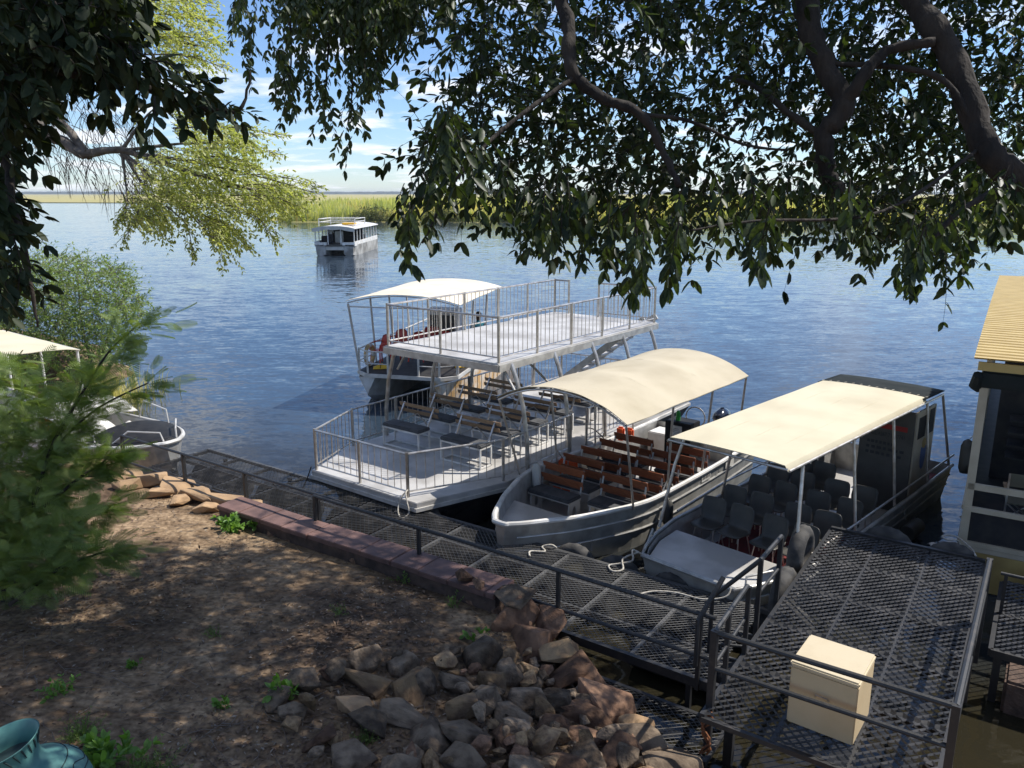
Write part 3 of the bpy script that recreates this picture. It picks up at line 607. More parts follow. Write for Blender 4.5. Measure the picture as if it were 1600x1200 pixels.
    # ---- shrub tree at the water's edge behind the left boats
    t = thing('waterside_bush', 'leafy light green bush at the water edge behind the moored boats', 'bush', (0, 0, 0))
    for q in [[(-13.0, 24.4, 0), (-13.2, 24.3, 1.6), (-13.0, 24.0, 3.4)], [(-13.0, 24.4, .1), (-12.4, 24.2, 1.5), (-11.6, 24.0, 3.0)], [(-13.0, 24.5, .1), (-14.0, 24.2, 1.8), (-14.8, 24.0, 3.4)], [(-12.9, 24.3, .1), (-12.0, 23.6, .9), (-11.3, 23.4, 1.6)]]: limb(t, q, .06, .015, 'trunk', matname='barkgrey', n=6)
    m = 2600; base = view_points(m, [(-60, 430), (30, 400), (110, 400), (190, 420), (222, 470), (218, 500), (190, 525), (195, 560), (150, 575), (60, 560), (-60, 600)], 22.0, 25.5)
    a = make_twigs(base, np.stack([NP.normal(.5, .6, m), NP.normal(0, .5, m), NP.normal(.25, .4, m)], -1), NP.uniform(.3, .7, m), .2, 6, .10, per=2, tip=2, spread=.8, hang=0)
    foliage(t, a[1], a[2], a[3], a[4], .4, 'leafbush', simple=True); twig_mesh(a[0], .008, 'twig', 'barkgrey', t)
    # ---- feathery thorn shrub in front, left
    t = thing('feathery_shrub', 'feathery dark green thorn shrub in front of the left boats', 'shrub', (0, 0, 0))
    stems = [[(20, 935), (45, 820), (80, 700), (125, 620), (170, 550), (215, 508)], [(25, 935), (50, 800), (90, 700), (150, 640), (232, 598)], [(5, 940), (10, 820), (20, 700), (40, 600)], [(30, 940), (90, 860), (130, 810), (165, 790)], [(15, 945), (90, 890), (140, 870), (170, 860)], [(0, 900), (-20, 780), (-10, 680), (20, 640)], [(60, 800), (120, 750), (150, 730), (170, 715)], [(40, 820), (60, 740), (110, 650), (130, 590)]]
    base = []; dirs = []
    for s_ in stems:
        d_ = random.uniform(8.6, 9.6); pp = spline([pt(a, b_, d_) for a, b_ in s_], 8); bb = MB(); bb.tube(pp, [.022*(1-.8*i/len(pp))+.003 for i in range(len(pp))], 6); bb.build('stem', 'bark', t, smooth=True)
        for i, p_ in enumerate(pp):
            if i < len(pp)*.12: continue
            for k in range(7):
                tg = (pp[min(i+1, len(pp)-1)]-pp[i-1]).normalized(); dd = Vector((random.gauss(.35, .7), random.gauss(-.1, .6), random.gauss(.02, .35)))+tg*.5; base.append(p_+dd*random.uniform(0, .22)); dirs.append(dd.normalized())
    base = np.array(base); dirs = np.array(dirs); extra = view_points(950, [(-60, 540), (30, 560), (85, 610), (110, 690), (130, 780), (115, 850), (90, 910), (-60, 930)], 8.2, 10.0)
    extra = np.concatenate([extra, view_points(520, [(-60, 760), (90, 770), (130, 830), (120, 890), (90, 925), (-60, 935)], 8.3, 9.8)])
    base = np.concatenate([base, extra]); dirs = np.concatenate([dirs, np.stack([NP.normal(.4, .6, len(extra)), NP.normal(0, .5, len(extra)), NP.normal(-.05, .3, len(extra))], -1)])
    # frond: midrib with pinnae, each pinna a comb of leaflets
    T = []; F = []
    def q4(a, b_, c_, d_): k = len(T); T.extend([a, b_, c_, d_]); F.append((k, k+1, k+2, k+3))
    q4((-.008, 0, 0), (.008, 0, 0), (.003, 1, -.1), (-.003, 1, -.1))
    for i in range(13):
        y_ = .10+.068*i; ln = .27*math.sin(math.pi*(.25+.68*i/13)); zz = -.1*y_*y_
        for s_ in (-1, 1):
            for (f0, f1, w0, w1) in ((0, .5, .012, .021), (.5, 1, .021, .004)):
                q4((s_*ln*f0, y_+ln*f0*.5-w0, zz-.03*f0*f0), (s_*ln*f0, y_+ln*f0*.5+w0, zz-.03*f0*f0), (s_*ln*f1, y_+ln*f1*.5+w1, zz-.05*f1*f1), (s_*ln*f1, y_+ln*f1*.5-w1, zz-.05*f1*f1))
    T = np.array(T); F = np.array(F); n = len(base); d = dirs/np.linalg.norm(dirs, axis=1, keepdims=True); nm = np.array([0, 0, 1])+rvec(n, .6)
    s_ = np.cross(d, nm); s_ /= np.linalg.norm(s_, axis=1, keepdims=True); nm = np.cross(s_, d); L = NP.uniform(.16, .34, n)[:, None, None]
    v = base[:, None]+L*(T[None, :, 0:1]*s_[:, None]+T[None, :, 1:2]*d[:, None]+T[None, :, 2:3]*nm[:, None])
    f = (np.arange(n)[:, None, None]*len(T)+F[None]).reshape(-1, 4); o = link('fronds', npmesh('fronds', v.reshape(-1, 3), f, 'leaffern'), t); o['kind'] = 'stuff'
    # ---- far bank bushes and two far trees
    for i, (bx, by, r, lab) in enumerate([(1.5, 166, 4.0, 'rounded straw-green bush on the far bank left of the hanging leaves'), (-29, 170.5, 5.0, 'dark low bush on the far bank right behind the distant boat'), (-14, 168, 4.2, 'bush on the far bank between the distant boat and the hanging leaves'), (48, 162, 5.0, 'dark green bush on the far bank under the middle of the tree'), (63, 161, 4.0, 'bush on the far bank glimpsed below the thick limb')]):
        t = thing('bank_bush', lab, 'bush', (bx, by, .2), 0, 'bushes along the far bank')
        m = 420; ph = NP.uniform(0, 6.28, m); rr = r*NP.random(m)**.5; z = 2.6*NP.random(m)*np.sqrt(np.clip(1-(rr/r)**2, .05, 1))
        P = np.stack([rr*np.cos(ph), rr*np.sin(ph)*.5, z], -1); a = make_twigs(P, rvec(m)+np.array([0, 0, 1.2]), NP.uniform(.5, 1.0, m), 0, 3, .5, per=2, tip=1)
        foliage(t, a[1], a[2], a[3], a[4], .35, 'farbush', simple=True)
    for i, (x0, lab) in enumerate([((768, 296), 'left one of two small trees on the horizon'), ((795, 297), 'right one of two small trees on the horizon')]):
        p_ = pt(x0[0], 304, 420); t = thing('horizon_tree', lab, 'tree', (p_.x, p_.y, .3), 0, 'trees on the horizon')
        b_ = MB(); b_.tube([(0, 0, 0), (.2, 0, 3), (.1, 0, 6)], [.35, .3, .15], 6); b_.build('trunk', 'bark', t)
        m = 160; P = rvec(m)*np.array([2.6, 2.6, 1.1])+np.array([0, 0, 6.2]); a = make_twigs(P, rvec(m), NP.uniform(.5, 1.0, m), 0, 3, .8, per=2, tip=1); foliage(t, a[1], a[2], a[3], a[4], .5, 'fartree', simple=True)
    # ---- weeds on the bank
    def weed(x, y, h, nst, lf, label, mname='leafweed', fine=False):
        z = gz(x, y); t = thing('weed', label, 'plant', (x, y, z), 0, 'small weeds on the bank')
        m = nst; base = np.stack([NP.normal(0, h*.22, m), NP.normal(0, h*.22, m), np.zeros(m)], -1)
        a = make_twigs(base, np.stack([NP.normal(0, .5, m), NP.normal(0, .5, m), NP.uniform(.6, 1.2, m)], -1), NP.uniform(.5, 1, m)*h, .15, 5, lf, per=2, tip=2, spread=.9, hang=-.1)
        foliage(t, a[1], a[2], a[3], a[4], .25 if fine else .55, mname, simple=fine, name='leaves'); twig_mesh(a[0], .003, 'stem', 'leafweed', t)
    for w_ in [(-4.35, 11.55, .28, 20, .10, 'bright green broad-leaved weed beside the orange wall stones', 'leafweed', False), (-3.95, 11.65, .2, 12, .10, 'small green weed at the end of the red capping', 'leafweed', False),
               (-2.25, 6.95, .22, 8, .08, 'leafy weed beside the dark stones at the left of the rock pile', 'leafweed', False), (-3.35, 5.75, .26, 16, .10, 'bright broad-leaved weed behind the teal pot', 'leafweed', False),
               (-3.0, 5.65, .28, 60, .035, 'fine-leaved green weed right of the teal pot', 'leaffern', True), (-3.75, 6.05, .22, 50, .03, 'grey-green tufted weed above the teal pot', 'leaffern', True),
               (-2.75, 6.7, .12, 5, .06, 'tiny seedling on the bare soil left of the rock pile', 'leafweed', False), (-3.35, 8.1, .12, 14, .03, 'small fine weed in the middle of the bare ground', 'leaffern', True), (-2.1, 8.85, .14, 16, .03, 'fine pale weed in a sunny patch of ground', 'leaffern', True), (-1.45, 9.85, .2, 10, .04, 'thin weed climbing the front of the red-capped wall', 'leafweed', True),
               (-.75, 9.2, .18, 10, .04, 'thin weed under the right end of the red-capped wall', 'leafweed', True), (-4.3, 6.75, .2, 12, .05, 'small weed at the left edge of the ground', 'leafweed', False), (-.35, 8.35, .2, 5, .09, 'dark broad-leaved weed at the foot of the stone wall', 'leafweed', False), (-3.9, 7.3, .10, 9, .04, 'lone yellow-green weed on bare soil at the left', 'leafweed', False), (-1.35, 6.35, .16, 26, .025, 'grey-green tuft at the left foot of the rock pile', 'leaffern', True)]: weed(*w_)
    # ---- leaf litter, twigs on the soil
    for nm_, m, n, L0, L1, rat in (('leaf_litter', 'litter', 11000, .025, .085, .48), ('pale_leaf_litter', 'litterpale', 2600, .02, .065, .42)):
        x = NP.uniform(-6.5, 2.2, n*3); y = NP.uniform(4.6, 13.2, n*3); dd = land_sd(x, y); dens = np.clip(.42+1.0*lumps(x, y, .8)+.4*lumps(x, y, 3, 6), .06, 1)*np.where(np.abs(x+3.3-.25*(y-8)) < .75, .35, 1.0)
        k = (dd > .12) & (NP.random(n*3) < dens); x, y = x[k][:n], y[k][:n]; n = len(x); z = ground_z(x, y)+NP.uniform(.004, .016, n)
        v, f = leaf_mesh_arrays(np.stack([x, y, z], -1), np.stack([NP.normal(0, 1, n), NP.normal(0, 1, n), NP.normal(.05, .18, n)], -1), np.array([0, 0, 1])+rvec(n, .3), NP.uniform(L0, L1, n), NP.uniform(L0, L1, n)*rat, simple=True)
        tag(link(nm_, npmesh(nm_, v, f, m)), label='dry fallen leaves strewn over the soil of the bank', kind='stuff')
    n = 900; x = NP.uniform(-6, 1.8, n); y = NP.uniform(4.8, 12.5, n); k = land_sd(x, y) > .15; x, y = x[k], y[k]; n = len(x); z = ground_z(x, y)+.008
    a0 = NP.uniform(0, 6.28, n); ln = NP.uniform(.08, .55, n); pth = []
    for i in range(4):
        xx = x+np.cos(a0)*ln*(i/3-.5); yy = y+np.sin(a0)*ln*(i/3-.5); pth.append(np.stack([xx, yy, ground_z(xx, yy)+.012+NP.uniform(0, .012, n)], -1)); a0 = a0+NP.normal(0, .18, n)
    o = twig_mesh(np.stack(pth, 1), .0045, 'fallen_twigs', 'twig', None); tag(o, label='thin dry twigs scattered on the soil')

# ------------------------------------------------------------------ bank wall, stones
def rock_mesh(name, mname, seed, flat=.78):
    """angular broken stone: hull of scattered points, edges knocked off, faces slightly dished"""
    rg = random.Random(seed); bm = bmesh.new(); n = rg.randint(11, 17)
    for _ in range(n):
        d = Vector((rg.gauss(0, 1), rg.gauss(0, 1), rg.gauss(0, 1))).normalized(); k = rg.uniform(.40, .56); bm.verts.new(Vector((d.x*k, d.y*k, d.z*k*flat)))
    r = bmesh.ops.convex_hull(bm, input=bm.verts[:]); bmesh.ops.delete(bm, geom=[g for g in r['geom_interior'] if isinstance(g, bmesh.types.BMVert)], context='VERTS')
    bmesh.ops.bevel(bm, geom=bm.edges[:], offset=.02, segments=1, affect='EDGES', clamp_overlap=True)
    me = bpy.data.meshes.new(name); bm.to_mesh(me); bm.free(); me.materials.append(M[mname]); return me
ROCK = {m: [rock_mesh('stone', m, 31*i+len(m)) for i in range(9)] for m in ('rockbrown', 'rockgrey', 'rocktan', 'sandstone')}
def stone(parent, m, x, y, z, s, rz=None, tilt=.35, name='stone'):
    o = link(name, random.choice(ROCK[m]), parent, (x, y, z), (random.gauss(0, tilt), random.gauss(0, tilt), random.uniform(0, 6.28) if rz is None else rz), s); return o

def bank_wall():
    # low wall with red-brown capping along the dock
    a = Vector((-4.72, 12.0, 0)); b = Vector((-.22, 9.06, 0)); d = (b-a).normalized(); nrm = Vector((-d.y, d.x, 0))   # nrm to the water
    ang = math.atan2(d.y, d.x); L = (b-a).length
    t = thing('capped_wall', 'low wall with red-brown capping slabs beside the mesh dock', 'wall', (a.x, a.y, 0), ang)
    mb = MB(); mb.prism([(0, .02), (L, .02), (L, .44), (0, .44)], .05, .875); mb.build('wall_core', 'wallface', t)
    x = 0; k = 0
    while x < L-.02:
        ln = min(random.uniform(.48, .62), L-x)
        mb = MB(); off = random.uniform(-.012, .012); mb.box((x+ln/2, .23+off, .905+random.uniform(-.006, .006)), (ln-.006, .48, .07)); mb.build('capping_slab', 'capslab', t, bevel=.008); x += ln
    x = .05
    while x < L-.1:                       # rough stones showing in the front face
        ln = random.uniform(.2, .9)
        stone(t, 'rockbrown', x+ln/2, .05, .70+random.uniform(-.05, .05), (random.uniform(.15, .35), .12, .2), rz=0, tilt=.06); x += ln
    fin = b+nrm*.22
    # orange sandstone blocks continuing the wall to the left
    t = thing('sandstone_edging', 'row of orange sandstone blocks behind the feathery shrub', 'edging', (0, 0, 0))
    for (x, y, s, r) in [(-4.75, 12.55, (.85, .5, .34), -.6), (-5.35, 12.85, (.75, .5, .32), -.5), (-5.0, 12.25, (.4, .3, .24), .2), (-5.95, 13.3, (.8, .55, .34), -.7), (-6.55, 13.65, (.7, .5, .36), -.4), (-6.1, 12.95, (.4, .35, .26), .4), (-7.15, 13.9, (.65, .5, .3), -.5), (-5.6, 12.6, (.36, .3, .22), .9), (-6.75, 13.3, (.5, .4, .3), .1), (-4.35, 12.4, (.5, .36, .3), -.6), (-7.7, 14.2, (.6, .5, .34), -.2), (-8.2, 14.4, (.6, .5, .34), .2)]:
        stone(t, 'sandstone', x, y, .78, (s[0]*1.35, s[1]*1.35, s[2]*1.15), r, .08)
    # mortared stone wall end curving to the pier
    t = thing('stone_wall', 'crumbling wall of big brown stones dropping towards the water', 'wall', (0, 0, 0))
    for (px_, py_, z, s, m, r) in [(0.06, 9.02, .98, (.42, .40, .14), 'rockgrey', .3), (.02, 8.92, .72, (.52, .50, .56), 'rockbrown', .4), (.42, 8.82, .74, (.40, .42, .5), 'rockbrown', 1.2), (.22, 8.52, .62, (.50, .46, .46), 'rockbrown', 2.2), (.55, 8.35, .55, (.50, .42, .5), 'rocktan', .9), (.50, 7.98, .56, (.62, .50, .50), 'rockbrown', .1), (.86, 7.85, .46, (.40, .36, .52), 'rockbrown', 1.9), (.98, 7.52, .52, (.66, .50, .48), 'rockbrown', -.5), (1.26, 7.18, .42, (.3, .3, .4), 'sandstone', .6), (.72, 7.28, .5, (.56, .34, .3), 'rockbrown', -.6), (1.22, 6.92, .45, (.56, .46, .46), 'rockgrey', -.7), (1.52, 6.58, .5, (.54, .42, .40), 'rockgrey', -.8), (.18, 9.2, .5, (.4, .4, .6), 'rockgrey', 0), (.62, 8.62, .3, (.45, .4, .6), 'rockgrey', .5), (1.08, 7.75, .2, (.4, .4, .6), 'rockgrey', .5), (1.42, 7.1, .15, (.4, .4, .6), 'rockgrey', .5)]:
        stone(t, m, px_, py_, z, [q*1.42 for q in s], r, .18)
    for i, (x, y, s, lab) in enumerate([(-.62, 9.42, .22, 'biggest of three loose stones on the right end of the capping'), (-.42, 9.25, .17, 'middle one of three loose stones on the capping'), (-.10, 9.10, .15, 'rightmost loose stone on the end of the capping')]):
        o = stone(None, 'rockbrown', x, y, .94+s*.34, (s*1.25, s*1.1, s*1.05), None, .2, 'loose_stone'); tag(o, lab, 'stone', 'loose stones on the wall')
    # sloping rock pile
    t = thing('rock_pile', 'sloping pile of grey and brown rocks at the bottom centre', 'rocks', (0, 0, 0))
    hand = [(-1.55, 7.62, .36, .36, .34, 'rockgrey'), (-1.18, 7.58, .34, .3, .26, 'rockgrey'), (-.72, 7.72, .26, .24, .34, 'rocktan'), (-.36, 7.95, .44, .36, .44, 'rockgrey'), (-.08, 8.05, .34, .26, .26, 'rocktan'), (-.02, 7.72, .34, .32, .40, 'rockgrey'), (-1.62, 7.28, .72, .40, .26, 'rocktan'), (-2.12, 7.12, .42, .36, .28, 'rockgrey'), (-1.02, 7.22, .34, .54, .26, 'rocktan'), (-.55, 7.35, .50, .34, .24, 'rockgrey'), (-.20, 7.40, .36, .40, .34, 'rocktan'), (-.28, 7.05, .34, .46, .34, 'rockgrey'), (-1.55, 6.82, .42, .30, .22, 'sandstone'), (-2.28, 6.82, .30, .28, .22, 'rockgrey'), (-2.05, 6.62, .3, .24, .2, 'rockgrey'), (-.98, 6.72, .58, .36, .20, 'rockgrey'), (-.52, 6.80, .40, .42, .3, 'rocktan'), (-1.35, 6.55, .44, .34, .28, 'rockgrey'), (-1.78, 6.28, .34, .32, .28, 'rockbrown'), (-1.38, 6.08, .42, .36, .28, 'rockgrey'), (-.82, 6.35, .50, .44, .3, 'rockgrey'), (-.42, 6.48, .52, .44, .30, 'rockgrey'), (.05, 6.9, .44, .36, .22, 'rockgrey'), (.12, 7.28, .40, .3, .28, 'rockgrey'), (.42, 7.35, .44, .30, .22, 'rockgrey'), (-.02, 6.45, .36, .34, .24, 'rockbrown'), (.38, 6.85, .38, .36, .22, 'rockbrown'), (.30, 6.5, .34, .32, .24, 'rocktan'), (.72, 6.85, .48, .36, .28, 'rockbrown'), (.68, 6.42, .40, .34, .26, 'rockgrey'), (.98, 6.55, .50, .44, .30, 'rockbrown'), (.48, 6.05, .46, .40, .30, 'rockbrown'), (.10, 6.05, .40, .40, .26, 'rockgrey'), (-.35, 6.02, .52, .44, .32, 'rockgrey'), (-.90, 5.95, .48, .40, .28, 'rockgrey'), (-.65, 5.62, .46, .40, .26, 'rockgrey'), (-.15, 5.68, .50, .42, .28, 'rockgrey'), (.35, 5.62, .44, .40, .28, 'rockgrey'), (.86, 5.98, .42, .38, .28, 'rockgrey'), (1.18, 6.18, .38, .34, .24, 'rocktan'), (1.28, 5.8, .42, .38, .24, 'rocktan'), (.85, 5.5, .42, .38, .24, 'rockgrey'), (-1.25, 5.7, .42, .36, .24, 'rockgrey'), (1.1, 5.35, .4, .4, .26, 'rocktan')]
    for (x, y, a_, b_, h, m) in hand: stone(t, m, x, y, gz(x, y)+h*.22, (a_*1.2, b_*1.2, h*1.35), random.uniform(-.6, .6), .28)
    for _ in range(190):
        x = random.uniform(-2.0, 1.3); y = random.uniform(5.3, 8.3); s = random.choice([.1, .13, .16, .2, .24, .28])
        if land_sd(np.array([x]), np.array([y]))[0] < .25: continue
        if x < -.9 and random.random() < .75: continue
        stone(t, random.choice(['rockgrey', 'rockgrey', 'rockbrown', 'rocktan']), x, y, gz(x, y)+s*.2+random.uniform(0, .10), (s*1.25, s, s*.9), None, .4)
    # concrete slab at the pier root
    mb = MB(); mb.prism([(1.62, 6.62), (2.35, 6.05), (2.6, 5.6), (1.9, 5.2), (1.35, 5.9), (1.4, 6.4)], .1, .52); tag(mb.build('concrete_slab', 'mortar', bevel=.03), 'pale concrete slab at the foot of the pier railing', 'slab')
    o = stone(None, 'rocktan', -2.02, 6.42, gz(-2.02, 6.42)+.08, (.2, .2, .16), 1, .1, 'loose_stone'); tag(o, 'small shiny round stone at the left edge of the rock pile', 'stone', 'loose stones on the wall')
    # gravel and brick rubble seen through the dock
    F = frame((.0, 9.40), 55.4)
    n = 1500; u = NP.uniform(-6.0, 3.2, n); v = NP.uniform(-.35, 1.55, n); a = R_(34.6)
    x = math.cos(a)*u+math.sin(a)*v; y = 9.40-math.sin(a)*u+math.cos(a)*v; z = ground_z(x, y); k = (land_sd(x, y) < .05) & (z > -.25); x, y, z = x[k], y[k], z[k]; n = len(x)
    bv = np.array([(-.5, -.5, -.5), (.5, -.5, -.5), (.5, .5, -.5), (-.5, .5, -.5), (-.4, -.4, .5), (.4, -.4, .5), (.4, .4, .5), (-.4, .4, .5)]); bf = np.array([(4, 5, 6, 7), (0, 1, 5, 4), (1, 2, 6, 5), (2, 3, 7, 6), (3, 0, 4, 7)])
    s = NP.uniform(.03, .12, (n, 1, 1))*NP.uniform(.6, 1.4, (n, 1, 3)); an = NP.uniform(0, 6.28, n); ca, sa = np.cos(an)[:, None], np.sin(an)[:, None]; q = bv[None]*s
    vv = np.stack([q[..., 0]*ca-q[..., 1]*sa+x[:, None], q[..., 0]*sa+q[..., 1]*ca+y[:, None], q[..., 2]+z[:, None]+.02], -1).reshape(-1, 3)
    tag(link('bank_rubble', npmesh('bank_rubble', vv, (np.arange(n)[:, None, None]*8+bf[None]).reshape(-1, 4), 'debris')), label='brick and stone rubble under the mesh dock', kind='stuff')
    # teal pot in the corner
    x, y = -3.40, 4.95; t = thing('teal_pot', 'teal painted clay pot with black line decoration in the bottom left corner', 'pot', (x, y, gz(x, y)-.02), 0)
    ax = Euler((R_(4), R_(-14), 0)).to_matrix()
    body = [(.05, 0), (.24, .01), (.36, .14), (.42, .32), (.40, .46), (.31, .56), (.215, .61), (.19, .66), (.20, .74), (.235, .83), (.25, .845), (.235, .84), (.205, .78), (.175, .70), (.19, .6), (.30, .5)]
    mb = MB(); mb.lathe(body, 40, ax); mb.build('body', 'teal', t, smooth=True)
    mb = MB(); mb.lathe([(.0, .70), (.176, .70)], 24, ax); mb.build('inside', 'tealdark', t)  # dark disc across the neck paints the shade inside the pot
    for k in range(26):                  # painted strokes round the rim
        th = 2*math.pi*k/26; q = []
        for i in range(5):
            zz = .825-.022*i; r = .2365-.0055*i+.004-(.0012*i); rr = np.interp(zz, [.66, .74, .83], [.19, .20, .235])+.0025
            q.append(ax @ Vector((rr*math.cos(th+.03*i), rr*math.sin(th+.03*i), zz)))
        mb = MB(); mb.tube(q, [.006, .0075, .0065, .005, .002], 5); mb.build('painted_stroke', 'tealdark', t)
    for (z0, amp, fr) in ((.545, .0, 0), (.40, .02, 6), (.47, .03, 8)):
        q = []
        for i in range(72):
            th = 2*math.pi*i/72; zz = z0+amp*math.sin(fr*th); rr = np.interp(zz, [.14, .32, .46, .56, .61], [.36, .42, .40, .31, .215])+.002; q.append(ax @ Vector((rr*math.cos(th), rr*math.sin(th), zz)))
        mb = MB(); mb.tube(q, .004, 5, closed=True); mb.build('painted_line', 'tealdark', t)

# ------------------------------------------------------------------ dock and pier
def expanded(w_, h, cx, cy, sw, tilt, mname, name='mesh_panel'):
    """expanded metal sheet, cells cx long (x) and cy high (y), thin tilted strands"""
    nx_ = max(1, round(w_/cx)); ny_ = max(1, round(h/cy)); cx = w_/nx_; cy = h/ny_; v = []; f = []
    for j in range(ny_+1):
        for i in range(2*nx_):
            def P(k): return (k*cx/2, min(max(j*cy+(cy*.46 if (k+j) % 2 else -cy*.46), 0), h))
            a, b = P(i), P(i+1); dy_ = sw*.5*math.cos(tilt); dz = sw*.5*math.sin(tilt); k = len(v)
            v += [(a[0], a[1]-dy_, -dz), (b[0], b[1]-dy_, -dz), (b[0], b[1]+dy_, dz), (a[0], a[1]+dy_, dz)]; f.append((k, k+1, k+2, k+3))
    return npmesh(name, np.array(v), np.array(f), mname)
def beam(parent, a, b, w_, h, name='beam', m='blacksteel'):
    mb = MB(); mb.bar(a, b, w_, h); return mb.build(name, m, parent)
def pipe(parent, pts, r, name='rail', m='blacksteel', n=8):
    mb = MB(); mb.tube(pts, r, n); return mb.build(name, m, parent, smooth='auto')
def tyre_mesh(R=.30, r=.105, name='tyre'):
    mb = MB(); prof = []
    for k in range(14):
        t = 2*math.pi*k/14; prof.append((R+r*1.0*math.cos(t)*(1 if math.cos(t) < .3 else .92), r*1.05*math.sin(t)))
    n = 36; vs_ = []
    for i in range(n):
        a = 2*math.pi*i/n
        for k, (pr, pz) in enumerate(prof):
            q = pr+(.012 if (i % 2 == (0 if pz > 0 else 1)) and pr > R+r*.7 else 0); vs_.append((q*math.cos(a), q*math.sin(a), pz))
    m = len(prof); fs = [(i*m+k, ((i+1) % n)*m+k, ((i+1) % n)*m+(k+1) % m, i*m+(k+1) % m) for i in range(n) for k in range(m)]
    mb.add(vs_, fs); return mb.mesh(name, 'rubber', smooth='auto')
TYRE = tyre_mesh()
DF = frame((0, 9.40), 34.6)      # dock frame: u along the dock to the right, v towards the water; origin on the land-side rail
PF = frame((2.0, 7.0), 34.0)     # pier frame
DZ, PZ = .50, .92
def dock():
    rz = -R_(34.6)
    t = thing('mesh_dock', 'long black steel mesh dock along the bank with the boats tied to it', 'dock', (0, 9.40, 0), rz)
    fine = expanded(.97, .63, .08, .038, .0085, R_(28), 'meshfine'); coarse = expanded(.97, .63, .10, .048, .017, R_(35), 'meshsteel')
    u0, u1 = -9.2, 3.05
    for i in range(13):
        u = u0+.99*i
        if u > u1-.4: break
        for j in range(3):
            if u+.5 > 2.2 and j == 2: pass
            o = link('mesh_panel', coarse if u < -2.35 else fine, t, (u+random.uniform(-.004, .004), .01+.645*j, DZ+random.uniform(0, .006)), (0, 0, random.uniform(-.004, .004)))
        beam(t, (u-.01, -.02, DZ-.05), (u-.01, 1.96, DZ-.05), .05, .05, m='galv' if u > -2.4 else 'blacksteel')
    for v in (-.02, .66, 1.3, 1.97): beam(t, (u0-.05, v, DZ-.035 if v in (-.02, 1.97) else DZ-.06), (u1, v, DZ-.035 if v in (-.02, 1.97) else DZ-.06), .06 if v in (-.02, 1.97) else .035, .11 if v == -.02 else .06, m='blacksteel' if v == -.02 else 'meshfine')
    for k, (u, v) in enumerate([(-8, 1.4), (-6, 1.4), (-4, 1.45), (-2, 1.5), (0, 1.5), (1.7, 1.5), (2.2, .6)]):
        mb = MB(); mb.tube([(u-.7, v, .22), (u+.7, v, .22)], .23, 14); mb.build('float_drum', 'darkhull', t, smooth='auto')
    # railings
    zt = DZ+.83; zm = DZ+.32
    pipe(t, [(-9.0, .0, zt), (-3.05, .0, zt)], .024); pipe(t, [(-9.0, 0, zm), (-5.0, 0, zm)], .022)
    for u in (-9.0, -7.05, -5.35, -3.6): beam(t, (u, 0, DZ-.1), (u, 0, zt), .05, .05, 'post')
    pipe(t, [(-3.62, -.06, zt), (2.72, -.06, zt)], .026); pipe(t, [(.0, -.06, zm), (2.75, -.06, zm)], .024)
    for u in (-3.6, -1.52, .73, 2.55): beam(t, (u, -.06, DZ-.1), (u, -.06, zt), .045, .045, 'post')
    for u in (-8.5, -6.5, -4.5, -2.5, -.5, .8, 2.4): beam(t, (u, .1, -1.0), (u, .1, DZ-.06), .06, .06, 'pile'); beam(t, (u, 1.85, -1.2), (u, 1.85, DZ-.06), .06, .06, 'pile')
    # lower landing on the land side next to the pier
    t2 = thing('lower_landing', 'small lower mesh landing below the dock beside the pier post', 'landing', (0, 9.40, 0), rz)
    for i in range(2): link('mesh_panel', fine, t2, (.98+.98*i, -.72, .10))
    for v in (-.75, -.06): beam(t2, (.93, v, .07), (2.95, v, .07), .05, .07)
    for u in (.95, 1.94, 2.93): beam(t2, (u, -.75, .07), (u, -.06, .07), .045, .05); beam(t2, (u, -.74, -1), (u, -.74, .04), .05, .05, 'pile')
    beam(t2, (.95, -.74, .1), (.95, -.1, DZ-.1), .04, .04, 'strut')
    # tyres hung along the water side as fenders
    for k, (u, z, lab) in enumerate([(-3.95, .17, 'tyre fender on the dock edge left of the white pontoon boat'), (-3.3, .17, 'tyre fender on the dock edge nearest the left corner of the pontoon boat'), (-1.35, .17, 'worn tyre fender in front of the pontoon boat bow'), (-.3, .17, 'tyre fender between the pontoon boat and the arched-canopy boat'), (.45, .17, 'tyre fender under the bow of the arched-canopy boat'), (1.35, .17, 'tyre fender left of the bow of the flat-canopy boat'), (1.95, .17, 'tyre fender under the bow of the flat-canopy boat'), (2.9, .17, 'worn tyre fender at the right bow corner of the flat-canopy boat')]):
        p = DF(u, 2.10, z); o = link('tyre', TYRE, None, p, (R_(78), 0, rz+random.uniform(-.15, .15))); tag(o, lab, 'tyre', 'tyre fenders along the dock')
